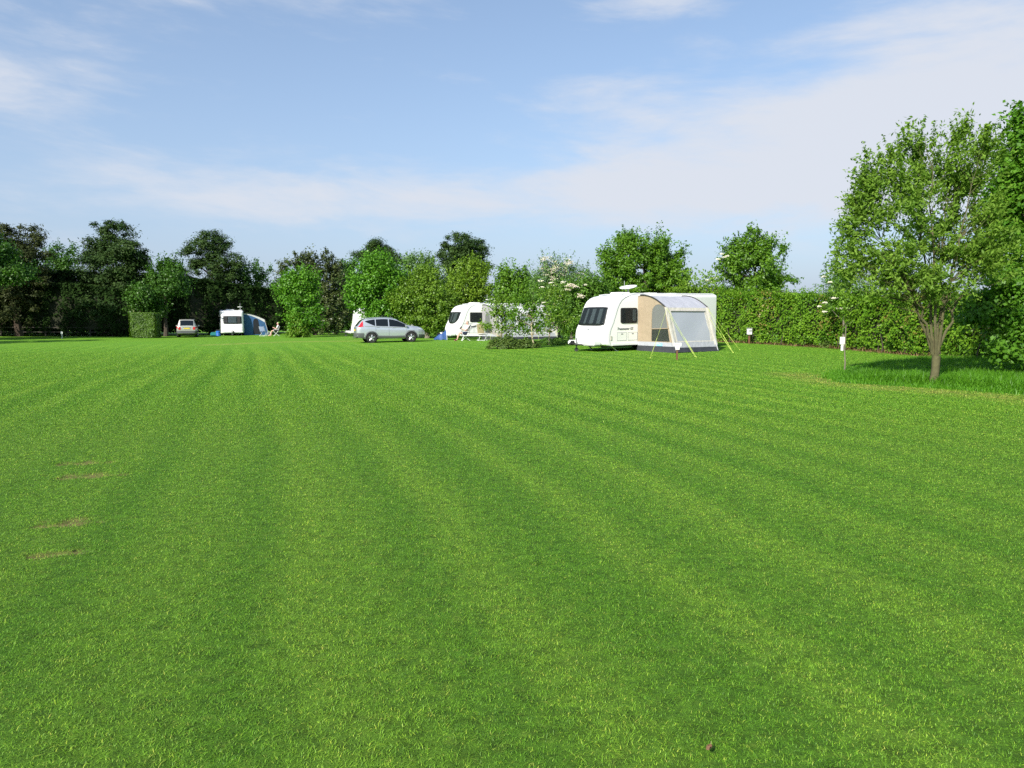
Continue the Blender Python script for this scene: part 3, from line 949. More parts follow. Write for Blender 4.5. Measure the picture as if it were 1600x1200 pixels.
def make_hedge(name, label, line, half_w, H, leaf, n, L, Wd, seed, z0=.25, skin=.28, bumps=.25, bronze=None, core=.62, up=.25, stems=0, sprigs=0):
    rng = np.random.default_rng(seed)
    root = empty(name, (line[0][0], line[0][1], gz(*line[0])), 0, label, 'hedge')
    off = np.array(root.location)
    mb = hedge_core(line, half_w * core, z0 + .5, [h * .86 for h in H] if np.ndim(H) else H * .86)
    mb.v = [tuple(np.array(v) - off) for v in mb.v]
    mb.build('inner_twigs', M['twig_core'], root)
    pos, out, s = leafy_volume(rng, n, line, half_w, z0, H, skin, bumps)
    V, F = leaf_quads(rng, pos - off, out, L, Wd, up, .5)
    rn = np.clip(.5 + .3 * np.sin(s * 2.3) * np.sin(pos[:, 2] * 2.9 + s) + rng.normal(0, .3, n), 0, 1)
    link('leaves', np_mesh('leaves', V, F, {'rnd': np.repeat(rn, 4)}), leaf, root)
    if sprigs:
        pt_ = np.array(line); sg = np.concatenate([[0], np.cumsum(np.hypot(*np.diff(pt_, axis=0).T))])
        q = rng.random(sprigs) * sg[-1]; hh = np.interp(q, sg, H) if np.ndim(H) else np.full(sprigs, H)
        bx = np.interp(q, sg, pt_[:, 0]) + rng.uniform(-.8, .8, sprigs) * half_w; by = np.interp(q, sg, pt_[:, 1])
        ln = rng.uniform(.12, .5, sprigs); k = 9
        t = rng.random((sprigs, k)) * ln[:, None]
        sp = np.stack([bx[:, None] + rng.normal(0, .05, (sprigs, k)) + t * rng.normal(0, .25, (sprigs, 1)), by[:, None] + rng.normal(0, .05, (sprigs, k)), (gz_np(bx, by) + hh - .06)[:, None] + t], -1).reshape(-1, 3)
        V, F = leaf_quads(rng, sp - off, np.tile([0, -.3, .6], (len(sp), 1)), L * .9, Wd * .8, .3, .9)
        link('top_shoots', np_mesh('top_shoots', V, F, {'rnd': np.repeat(rng.random(len(sp)), 4)}), leaf, root)
    if bronze:
        pos, out, s = leafy_volume(rng, bronze[1], line, half_w + .05, z0 + .4, H, .1, bumps)
        kk = (np.sin(s * 1.3 + 2) + np.sin(s * 3.1) + rng.normal(0, .5, len(s))) > .6
        V, F = leaf_quads(rng, pos[kk] - off, out[kk], L, Wd, up, .8)
        link('new_leaves', np_mesh('new_leaves', V, F, {'rnd': np.repeat(rng.random(kk.sum()), 4)}), bronze[0], root)
    if stems:
        mb = MB(); pts = np.array(line); sg = np.concatenate([[0], np.cumsum(np.hypot(*np.diff(pts, axis=0).T))])
        for q in np.linspace(.2, sg[-1] - .2, stems):
            x = np.interp(q, sg, pts[:, 0]) + rng.normal(0, .25); y = np.interp(q, sg, pts[:, 1]) + rng.normal(0, .2)
            b = np.array([x - half_w * .55, y, gz(x, y) - .05]) - off
            mb = MB(); mb.tube([b, b + np.array([rng.normal(0, .06), 0, .35]), b + np.array([rng.normal(0, .15), 0, .9])], [.035, .028, .015], 5)
            mb.build('stem', M['bark_dark'], root, fix=False)
    return root


def low_shrub(name, label, foot_pt, r, h, leaf, n, L, Wd, seed, group=None):
    rng = np.random.default_rng(seed)
    root = empty(name, foot_pt, 0, label, 'shrub', group)
    mb = MB(); 
    d = unit(rng.normal(0, 1, (n, 3))); d[:, 2] = np.abs(d[:, 2])
    rad = rng.random(n) ** .35
    pos = d * rad[:, None] * np.array([r[0], r[1], h]) + np.array([0, 0, .03])
    pos += .12 * h * np.sin(pos[:, [1, 2, 0]] * 9)
    for k in range(9):
        e = pos[rng.integers(n)] * .85
        mb.tube([np.array([0, 0, -.03]) + e * np.array([.3, .3, 0]), e * np.array([.6, .6, .6]), e], [.012, .009, .004], 4)
    mb.build('twigs', M['bark_dark'], root, fix=False)
    V, F = leaf_quads(rng, pos, d, L, Wd, .4, .8)
    link('leaves', np_mesh('leaves', V, F, {'rnd': np.repeat(rng.random(n), 4)}), leaf, root)
    return root
# ------------------------------------------------------------------ caravans
FRONT_STEEP = [(.27, -.10), (.34, -.24), (.5, -.29), (.8, -.27), (1.0, -.22), (1.15, -.14), (1.3, -.06), (1.95, .19), (2.15, .30), (2.3, .42), (2.42, .60), (2.5, .82), (2.56, 1.15), (2.6, 1.7)]
FRONT_FLAT = [(.27, -.10), (.34, -.18), (.5, -.2), (.9, -.17), (1.2, -.08), (2.0, .02), (2.3, .08), (2.42, .15), (2.5, .24), (2.56, .42), (2.6, .75)]


def interp(tab, q):
    return float(np.interp(q, [a for a, _ in tab], [b for _, b in tab]))


def caravan(name, label, front, yaw, L=6.9, prof=FRONT_STEEP, win='trapeze', group='caravans pitched on the field', pitch=0.0, roll=0.0, axles=1, style='a'):
    """front: ground point under the nose, middle of the width; local +x runs back along the caravan, -y is the door side"""
    Wd, cr, rr = 2.2, .30, .10
    root = empty(name, front, yaw, label, 'caravan', group)
    root.rotation_euler = (roll, pitch, yaw)
    xf = lambda z: interp(prof, z)
    zs = sorted(set([.27, .30, .36] + [a for a, _ in prof] + list(np.linspace(.5, 2.5, 15)) + [2.53, 2.56, 2.585, 2.6]))

    def outline(z, grow=0.0):
        w = Wd / 2 - (.0 if z < 2.5 else .14 * (1 - math.cos(min(1, (z - 2.5) / .1) * math.pi / 2))) + grow
        a, b = xf(z) - grow, L - (.0 if z < 2.5 else .04 * ((z - 2.5) / .1) ** 2) + grow
        pts = []
        for cx, cy, rad, a0 in ((a + cr, -w + cr, cr, 270), (b - rr, -w + rr, rr, 270), (b - rr, w - rr, rr, 0), (a + cr, w - cr, cr, 90)):
            pass
        for k in range(7):
            t = R(180 + 90 * k / 6); pts.append(Vector((a + cr + cr * math.cos(t), -w + cr + cr * math.sin(t), z)))
        for k in range(5):
            t = R(270 + 90 * k / 4); pts.append(Vector((b - rr + rr * math.cos(t), -w + rr + rr * math.sin(t), z)))
        for k in range(5):
            t = R(90 * k / 4); pts.append(Vector((b - rr + rr * math.cos(t), w - rr + rr * math.sin(t), z)))
        for k in range(7):
            t = R(90 + 90 * k / 6); pts.append(Vector((a + cr + cr * math.cos(t), w - cr + cr * math.sin(t), z)))
        return pts
    mb = MB(); rows = [outline(z) for z in zs]
    mb.grid(rows, close=True); n = len(rows[0])
    mb.f += [list(range(n))[::-1], [(len(rows) - 1) * n + k for k in range(n)]]
    mb.build('body', M['cream_side'], root, smooth=True)
    # white moulded front shell wrapping round to the seam on both sides
    mb = MB(); rows = []
    for z in [z for z in zs if z >= .28]:
        o = outline(z, .006); zz = z + (.006 if z > 2.59 else 0)
        w = o[6].y; back = max(.05, min(1.9, (2.58 - 2.2) if 0 else 0)); seam = xf(z) + .36
        rows.append([Vector((q.x, q.y, zz)) for q in ([Vector((seam, o[6].y, z))] + o[6::-1] + o[:-8:-1] + [Vector((seam, -o[6].y, z))])])
    mb.grid(rows)
    mb.build('front_shell', M['white_grp'], root, smooth=True)
    # dark seam between shell and side wall
    for s in (-1, 1):
        mb = MB(); mb.tube([(xf(z) + .36, s * (Wd / 2 + .004 - (.0 if z < 2.5 else .14 * (1 - math.cos(min(1, (z - 2.5) / .1) * math.pi / 2)))), z) for z in zs if z > .3], .012, 6)
        mb.build('seam_trim', M['grey_trim'], root)
    # front window
    def fp(y, z, off):
        ay = abs(y); e = 0.0
        lim = Wd / 2 - cr
        if ay > lim: e = cr - math.sqrt(max(0, cr * cr - (ay - lim) ** 2))
        d = (xf(z + .01) - xf(z - .01)) / .02
        nn = Vector((-1, 0, d)).normalized()
        return Vector((xf(z) + e, y, z)) + nn * off
    if win == 'trapeze': z0, z1, yb, yt = 1.16, 2.02, .93, .86
    elif win == 'smile': z0, z1, yb, yt = 1.14, 2.0, .84, .88
    else: z0, z1, yb, yt = 1.18, 2.0, .88, .88

    def wz(y, k):   # lower edge curves up to the corners for the smile window
        zb = z0 + (.30 * (abs(y) / yb) ** 3 if win == 'smile' else .05 * (abs(y) / yb) ** 6)
        return zb + (z1 - .02 * (abs(y) / yt) ** 4 - zb) * k

    def patch(y0, y1, k0, k1, off, nname, m, ny=16, nz=8, th=.008):
        rows = []
        for j in range(nz + 1):
            k = k0 + (k1 - k0) * j / nz
            rows.append([fp(y0 + (y1 - y0) * i / ny, 0, 0) if 0 else fp((y0 + (y1 - y0) * i / ny) * (yb + (yt - yb) * k) / max(yb, yt), wz((y0 + (y1 - y0) * i / ny), k), off) for i in range(ny + 1)])
        mb = MB(); mb.grid(rows)
        o = mb.build(nname, m, None, smooth=True)
        sm = o.modifiers.new('t', 'SOLIDIFY'); sm.thickness = th; sm.offset = 0
        return o

    def bake(o, parent):
        bpy.context.view_layer.update()
        me = bpy.data.meshes.new_from_object(o.evaluated_get(bpy.context.evaluated_depsgraph_get()))
        o.modifiers.clear(); o.data = me; o.parent = parent
        return o
    Y = max(yb, yt)
    Y = Y if style != 'd' else Y
    if style != 'd':
        fw = bake(patch(-Y, Y, 0, 1, .012, 'front_window', M['dark_trim']), root)
        bake(patch(-Y + .06, Y - .06, .07, .93, .020, 'window_interior', M['window_back']), fw)
        cm = M['curtain_pink'] if style == 'c' else M['curtain']
        spans = {'a': [(-.62, -.36), (-.12, .16), (.42, .56)], 'b': [(-.45, .1), (.3, .45)], 'c': [(-.78, -.48), (-.42, .40), (.46, .8)], 'd': []}[style]
        for i, (a, b) in enumerate(spans):
            m_ = M['curtain_light'] if (style == 'c' and i == 1) else cm
            bake(patch(a, b, .1, .9, .028, 'curtain', m_, 8, 6), fw)
        bake(patch(-Y + .04, Y - .04, .05, .95, .045, 'pane', M['pane']), fw)
    else:
        bake(patch(-.95, .95, -.30, -.26, .008, 'stripe_decal', M['towel_pink']), root)
    # side windows: frame, dark backing, curtains, acrylic pane
    def side_window(x0, x1, za, zb, s, curt=()):
        y = s * Wd / 2
        def rr_(a, b, c, d, r, yy):
            pts = []
            for cx, cz, t0 in ((b - r, d - r, 0), (a + r, d - r, 90), (a + r, c + r, 180), (b - r, c + r, 270)):
                for k in range(5): t = R(t0 + 22.5 * k); pts.append((cx + r * math.cos(t), yy, cz + r * math.sin(t)))
            return pts
        mb = MB(); mb.sheet([rr_(x0, x1, za, zb, .08, y + s * .022)], .02, (0, s, 0)); w = mb.build('side_window', M['dark_trim'], root)
        mb = MB(); mb.sheet([rr_(x0 + .05, x1 - .05, za + .05, zb - .05, .06, y + s * .028)], .005, (0, s, 0)); mb.build('window_interior', M['window_back'], w)
        for a, b in curt:
            mb = MB()
            mb.grid([[(x, y + s * (.036 + .004 * math.sin(x * 60)), z) for x in np.linspace(a, b, 10)] for z in (za + .1, zb - .08)]); mb.build('curtain', M['curtain'], w)
        mb = MB(); mb.sheet([rr_(x0 + .03, x1 - .03, za + .03, zb - .03, .07, y + s * .054)], .006, (0, s, 0)); mb.build('pane', M['pane'], w)
    side_window(.72 if style != 'b' else .78, 1.72 if style != 'b' else 2.1, 1.27, 1.97, -1, [(1.42, 1.62)] if style == 'a' else ())
    side_window(3.2, 4.3, 1.32, 1.95, -1); side_window(.75, 1.75, 1.27, 1.97, 1); side_window(3.0, 4.2, 1.32, 1.95, 1)
    # caravan door under the awning
    mb = MB(); mb.box((2.55, -Wd / 2 - .008, 1.28), (.62, .03, 1.8), bev=.008); dr = mb.build('door', M['white_grp'], root)
    mb = MB(); mb.box((2.55, -Wd / 2 - .028, 1.7), (.38, .012, .5), bev=.004); mb.build('pane', M['car_glass'], dr)
    mb = MB(); mb.box((2.3, -Wd / 2 - .035, 1.2), (.05, .03, .14), bev=.006); mb.build('handle', M['dark_trim'], dr)
    # gas and battery lockers: outlined hatches with catches
    for x0 in ((.52, 1.17) if style == 'a' else (.7, 1.15)):
        w_ = .56 if style == 'a' else .38
        mb = MB(); mb.sheet([[(x0, -1.106, .50), (x0 + w_, -1.106, .50), (x0 + w_, -1.106, .86), (x0, -1.106, .86)]], .01, (0, -1, 0)); lk = mb.build('locker_hatch', M['white_grp'] if style != 'a' else M['cream_side'], root)
        mb = MB()
        for a, b in (((x0, .50), (x0 + w_, .50)), ((x0, .86), (x0 + w_, .86)), ((x0, .50), (x0, .86)), ((x0 + w_, .50), (x0 + w_, .86))):
            mb.tube([(a[0], -1.108, a[1]), (b[0], -1.108, b[1])], .006, 4)
        mb.build('hatch_seal', M['grey_trim'], lk)
        mb = MB(); mb.box((x0 + w_ / 2, -1.114, .80), (.12, .02, .04), bev=.004); mb.build('catch', M['grey_trim'], lk)
    # white skirt rail, marker lamps
    for s in (-1, 1):
        mb = MB(); mb.box(((L + .1) / 2 + .05, s * (Wd / 2 + .006), .325), (L - .25, .03, .10), bev=.008); mb.build('skirt_rail', M['white_grp'], root)
    mb = MB(); mb.box((.16, -Wd / 2 - .012, .62), (.07, .03, .2), bev=.006); mb.build('marker_lamp', M['cream_cloth'], root)
    mb = MB(); mb.box((-.285, 0, 1.02), (.03, .10, .06), bev=.004); mb.build('badge', M['grey_trim'], root)
    mb = MB(); mb.box((xf(2.2) - .012, 0, 2.2), (.02, .34, .035), rot=Matrix.Rotation(.6, 3, 'Y')); mb.build('emblem', M['grey_trim'], root)
    for s in (-1, 1):
        mb = MB(); mb.box((-.30, s * .75, .62), (.025, .08, .04), bev=.004); mb.build('front_lamp', M['clear_lens'], root)
    for s in (-1, 1):
        mb = MB(); mb.box((L + .012, s * .85, .75), (.04, .22, .42), bev=.01); mb.build('tail_light', M['red_lens'], root)
    mb = MB(); mb.box((L + .01, 0, .42), (.10, 2.0, .16), bev=.02); mb.build('rear_bumper', M['white_grp'], root)
    mb = MB(); mb.box((L + .004, 0, 1.6), (.02, 1.5, .6), bev=.008); mb.build('rear_window', M['car_glass'], root)
    # chassis, drawbar, hitch, jockey wheel, steadies
    mb = MB()
    for s in (-.45, .45):
        mb.box((L / 2, s, .24), (L - .3, .06, .13)); mb.tube([(.2, s, .24), (-1.15, 0, .36)], .035, 6)
    mb.box((L * .52, 0, .27), (.08, 1.9, .08)); mb.build('chassis', M['chassis'], root)
    mb = MB(); mb.lathe([(.0, -1.34), (.06, -1.33), (.075, -1.22), (.05, -1.05), (.03, -1.0)], 10, (0, 0, .38), 'X'); mb.box((-1.17, 0, .46), (.22, .1, .12), bev=.03); mb.build('coupling', M['black'], root)
    mb = MB(); mb.box((-.50, 0, .40), (.46, 1.9, .22), bev=.05); mb.build('drawbar_cover', M['white_grp'], root)
    mb = MB(); mb.tube([(-.85, .12, .62), (-.85, .12, .16)], .025, 8); mb.lathe([(.0, -.03), (.09, -.03), (.10, 0), (.09, .03), (0, .03)], 14, (-.85, .12, .10), 'Y'); mb.build('jockey_wheel', M['chassis'], root)
    for x in (.35, L - .5):
        for s in (-1, 1):
            mb = MB(); mb.tube([(x, s * .8, .30), (x + (.34 if x < 1 else -.34), s * .88, .02)], .028, 6); mb.box((x + (.34 if x < 1 else -.34), s * .88, .012), (.14, .12, .03)); mb.build('corner_steady', M['steel'], root)
    for ax in ([L * .55] if axles == 1 else [L * .5, L * .5 + .72]):
        for s in (-1, 1):
            wheel(root, (ax, s * 1.0, .31), .31, .18, s)
    # roof
    mb = MB(); mb.box((1.75, .1, 2.65), (.62, .8, .11), bev=.04); mb.build('roof_vent', M['white_grp'], root)
    mb = MB(); mb.box((3.6, 0, 2.64), (.5, .5, .10), bev=.03); mb.build('roof_vent', M['white_grp'], root)
    mb = MB(); mb.box((5.2, .2, 2.64), (.42, .42, .09), bev=.03); mb.build('roof_vent', M['white_grp'], root)
    for s in (-1, 1):
        mb = MB(); mb.tube([(xf(2.5) + .4, s * .98, 2.58), (1.6, s * .99, 2.622), (L - .25, s * .99, 2.622), (L - .05, s * .99, 2.56)], .022, 6); mb.build('awning_rail', M['white_grp'], root)
    return root


def wheel(root, c, r, w, s, spokes=5):
    e = MB()
    e.lathe([(r * .62, -w / 2), (r * .93, -w / 2), (r, -w * .33), (r, w * .33), (r * .93, w / 2), (r * .62, w / 2)], 28, c, 'Y')
    wh = e.build('wheel', M['tyre'], root, smooth=True)
    mb = MB(); yo = s * w * .40
    mb.lathe([(r * .64, yo - s * .02), (r * .66, yo + s * .02), (r * .58, yo + s * .022), (r * .56, yo - s * .05)], 28, c, 'Y')
    for k in range(spokes):
        a = 2 * math.pi * k / spokes + .3
        for da in (-.13, .13):
            p0 = Vector(c) + Vector((math.cos(a) * r * .12, yo + s * .012, math.sin(a) * r * .12))
            p1 = Vector(c) + Vector((math.cos(a + da) * r * .60, yo + s * .006, math.sin(a + da) * r * .60))
            mb.tube([p0, p1], [.034 * r / .34, .026 * r / .34], 6)
    mb.lathe([(0, yo + s * .03), (r * .17, yo + s * .025), (r * .2, yo - s * .01)], 12, c, 'Y')
    mb.build('rim', M['alloy'], wh, smooth=True)
    mb = MB(); mb.lathe([(0, yo - s * .05), (r * .6, yo - s * .05), (r * .62, yo - s * .07)], 20, c, 'Y'); mb.build('brake_backing', M['black'], wh)
    return wh


def sat_dish(root, c, r, tilt, yaw):
    q = Matrix.Rotation(yaw, 3, 'Z') @ Matrix.Rotation(tilt, 3, 'Y')
    mb = MB(); n = 20; rows = []
    for rad in np.linspace(0.001, 1, 6):
        rows.append([Vector(c) + Vector((0, 0, .30)) + q @ Vector((math.cos(2 * math.pi * k / n) * rad * r, math.sin(2 * math.pi * k / n) * rad * r, .16 * r * rad * rad)) for k in range(n)])
    for rad in np.linspace(1, .001, 6):
        rows.append([Vector(c) + Vector((0, 0, .30)) + q @ Vector((math.cos(2 * math.pi * k / n) * rad * r, math.sin(2 * math.pi * k / n) * rad * r, .16 * r * rad * rad - .03)) for k in range(n)])
    mb.grid(rows, close=True); d = mb.build('satellite_dish', M['white_grp'], root, smooth=True)
    mb = MB(); mb.tube([Vector(c), Vector(c) + Vector((0, 0, .28))], .035, 8); mb.box(Vector(c) + Vector((0, 0, .02)), (.3, .3, .05), bev=.01)
    mb.tube([Vector(c) + Vector((0, 0, .28)), Vector(c) + Vector((0, 0, .30)) + q @ Vector((r * .9, 0, -.0)), Vector(c) + Vector((0, 0, .30)) + q @ Vector((r * .75, 0, .4))], .015, 5)
    mb.build('dish_mount', M['grey_trim'], d)


# ------------------------------------------------------------------ awnings
def awning(name, label, origin, yaw, Wx, top, eave, base_u, roof_m, end_m, front_m, door, front_win, group=None, skirt=True, pitch=0.0, logo=False, band=False, windows_n=1, roof_arc=.18, lines=()):
    """local: x along the caravan wall from 0 to Wx, -y outward. eave = (u, z)"""
    root = empty(name, origin, yaw, label, 'awning', group)
    root.rotation_euler = (0, pitch, yaw)
    ue, ze = eave

    def arc(t):   # roof profile from the rail to the eave
        u = ue * t; z = top + (ze - top) * t ** 1.7 + roof_arc * math.sin(math.pi * t) * .5
        return u, z
    T = np.linspace(0, 1, 12)
    # roof sheet sagging a little between the poles
    mb = MB(); rows = []
    for t in T:
        u, z = arc(t)
        rows.append([Vector((x, -u, z - .035 * math.sin(math.pi * x / Wx) * math.sin(math.pi * min(1, t * 1.1)) + .006 * math.sin(x * 9 + t * 5))) for x in np.linspace(-.02, Wx + .02, 22)])
    low = [[Vector((q.x, q.y, q.z - .02)) for q in r] for r in rows]
    mb.grid(rows + low[::-1]); mb.build('roof', roof_m, root, smooth=True)
    # curved roof poles showing as dark piping
    for x in (-.03, Wx + .03):
        mb = MB(); mb.tube([(x, -arc(t)[0], arc(t)[1] + .015) for t in np.linspace(.1, 1, 12)], .028, 6); mb.build('roof_piping', M['dark_trim'], root, smooth=True)
    # end walls
    hem = .28 if skirt else .03
    uf = lambda z: ue + (base_u - ue) * (ze - z) / ze
    for side, x in ((-1, 0.0), (1, Wx)):
        prof = [(0.02, hem)] + [(uf(hem), hem)] + [arc(t) for t in T[::-1]]
        loops = [[(x, -u, z) for u, z in prof]]
        if door and (side == -1):
            a, b, z0, zt = door
            arch = [(a, z0), (b + (uf(z0) - uf(zt)) * .55, z0), (b, zt - .35)] + [((a + b) / 2 + (b - a) / 2 * math.cos(w), zt - .35 + .35 * math.sin(w)) for w in np.linspace(.3, math.pi, 9)]
            loops.append([(x, -u, z) for u, z in arch])
        mb = MB(); mb.sheet(loops, .012, (side, 0, 0)); w = mb.build('end_wall', end_m, root)
        if len(loops) > 1:
            zc = 1.04
            ub = b + (uf(zc) - uf(zt)) * .55
            up_ = [(a, zc), (ub, zc)] + arch[2:]; lo_ = [arch[0], arch[1], (ub, zc), (a, zc)]
            if band:
                mb = MB(); mb.sheet([[(x + .006, -u, z) for u, z in arch]], .004, (-1, 0, 0)); mb.build('end_window', M['dark_cloth'], w)
            else:
                mb = MB(); mb.sheet([[(x + .006, -u, z) for u, z in up_]], .004, (-1, 0, 0)); mb.build('end_window', M['smoke_film'], w)
                mb = MB(); mb.sheet([[(x + .006, -u, z) for u, z in lo_]], .004, (-1, 0, 0)); mb.build('end_window', M['smoke_clear'], w)
            if not band:
                mb = MB(); mb.tube([(x - .01, -a, 1.02), (x - .01, -(uf(1.0) - .12), 1.06)], .02, 5)
                mb.tube([(x - .01, -(a - .012), z0 + .1), (x - .01, -(a - .012), zt - .5)], .012, 5); mb.build('zip_seam', end_m, w)
        if hem > .1:
            mb = MB(); mb.sheet([[(x - side * -.004, -u, z) for u, z in ((.02, .22), (uf(.22), .22), (uf(.44), .44), (.02, .44))]], .014, (side, 0, 0)); vl = mb.build('end_valance', M['pale_grey_cloth'], root)
            if logo and side == -1:
                mb = MB(); mb.sheet([[(x - .022, -u, z) for u, z in ((1.28, .27), (1.62, .27), (1.62, .40), (1.28, .40))]], .003, (-1, 0, 0)); lg = mb.build('printed_patch', M['logo_blue'], vl)
                mb = MB(); mb.sheet([[(x - .026, -u, z) for u, z in ((1.26, .385), (1.34, .35), (1.42, .345), (1.56, .30), (1.50, .345), (1.42, .375), (1.36, .38))]], .002, (-1, 0, 0)); mb.build('printed_bird', M['white_cloth'], lg)
            mb = MB(); rows = []
            for z, o in ((.26, .0), (.12, .02), (.0, .06)):
                rows.append([Vector((x + side * (o + .012 * math.sin(u * 14 + z * 20) * (1 if z < .2 else 0) + .006), -u, z)) for u in np.linspace(.02, uf(z) + .02, 16)])
            mb.grid(rows); mb.build('mud_skirt', M['mud_skirt'], root, smooth=True)
        if band:
            mb = MB(); mb.sheet([[(x + side * .01, -u, z) for u, z in [arc(t) for t in T] + [(arc(t)[0], arc(t)[1] - .30 * (.25 + .75 * t)) for t in T[::-1]]]], .012, (side, 0, 0)); mb.build('roof_valance', roof_m, root)
    # front wall with windows
    nrm = Vector((0, -ze, base_u - ue)).normalized()
    fpt = lambda x, z, o=0.0: Vector((x, -uf(z), z)) + nrm * o
    loops = [[fpt(0, hem), fpt(Wx, hem), fpt(Wx, ze), fpt(0, ze)]]
    holes = []
    x0, x1, z0, z1 = front_win
    span = (Wx - x0 - (Wx - x1)) / windows_n
    for k in range(windows_n):
        a = x0 + k * span + (.06 if windows_n > 1 else 0); b = x0 + (k + 1) * span - (.06 if windows_n > 1 else 0)
        holes.append((a, b))
        loops.append([fpt(a, z0), fpt(b, z0), fpt(b, z1), fpt(a, z1)])
    mb = MB(); mb.sheet(loops, .012, nrm); fw = mb.build('front_wall', front_m, root)
    for a, b in holes:
        mb = MB(); rows = []
        for z in np.linspace(z0 - .02, z1 + .02, 9):
            rows.append([fpt(x, z, -.012 - .022 * (math.sin((x - a) * 3.0 - z * 2.2) * .6 + .3 * math.sin((x * 1.7 + z * 3.1) * 2.6)) * math.sin(math.pi * (z - z0 + .02) / (z1 - z0 + .04))) for x in np.linspace(a - .02, b + .02, 24)])
        mb.grid(rows); mb.build('front_window', M['film'], fw, smooth=True)
        mb = MB(); mb.tube([fpt(a - .03, z1 + .03, .02), fpt(b + .03, z1 + .03, .02)], .022, 6); mb.build('rolled_blind', M['grey_cloth'], fw)
        if windows_n > 1:
            mb = MB()
            for p, q in (((a, z0), (a, z1)), ((b, z0), (b, z1)), ((a, z1), (b, z1)), ((a, z0), (b, z0))):
                mb.tube([fpt(*p, .015), fpt(*q, .015)], .035, 4)
            mb.build('window_border', M['white_cloth'], fw)
    if hem > .1:
        mb = MB(); mb.sheet([[fpt(-.01, .22, .012), fpt(Wx + .01, .22, .012), fpt(Wx + .01, .46, .012), fpt(-.01, .46, .012)]], .012, nrm); mb.build('front_valance', M['pale_grey_cloth'], root)
        mb = MB(); rows = []
        for z, o in ((.26, .0), (.12, .02), (.0, .07)):
            rows.append([fpt(x, z, o + .012 * math.sin(x * 13) * (1 if z < .2 else 0)) for x in np.linspace(-.02, Wx + .02, 30)])
        mb.grid(rows); mb.build('mud_skirt', M['mud_skirt'], root, smooth=True)
    # pole sleeves and inner poles
    for x in (0.0, Wx):
        mb = MB(); mb.grid([[fpt(x - .11, z, .014), fpt(x - .05, z, .03), fpt(x + .05, z, .03), fpt(x + .11, z, .014)] for z in np.linspace(.3, ze + .02, 6)]); mb.build('pole_sleeve', M['cream_cloth'], root, smooth=True)
        mb = MB(); mb.tube([fpt(x, ze, -.03), fpt(x, 0.0, -.03) + Vector((0, -.08, 0))], .022, 6); mb.build('pole', M['pole'], root)
    # guy lines end in local coordinates of the ground
    bpy.context.view_layer.update()
    inv = (Matrix.Translation(root.location) @ root.rotation_euler.to_matrix().to_4x4()).inverted()
    for (x, z, end) in lines:
        a = fpt(x, z, .03); e = inv @ end
        mid = (a + e) / 2 + Vector((0, 0, -.02))
        k = a + (e - a) * .62
        mb = MB(); mb.tube([a, mid, e], .0045, 5); mb.tube([k, k + (e - a) * .3], .008, 5)
        mb.tube([e + Vector((0, 0, .04)), e + Vector((0, 0, -.08))], .012, 5); mb.build('guy_line', M['neon_line'], root)
    return root


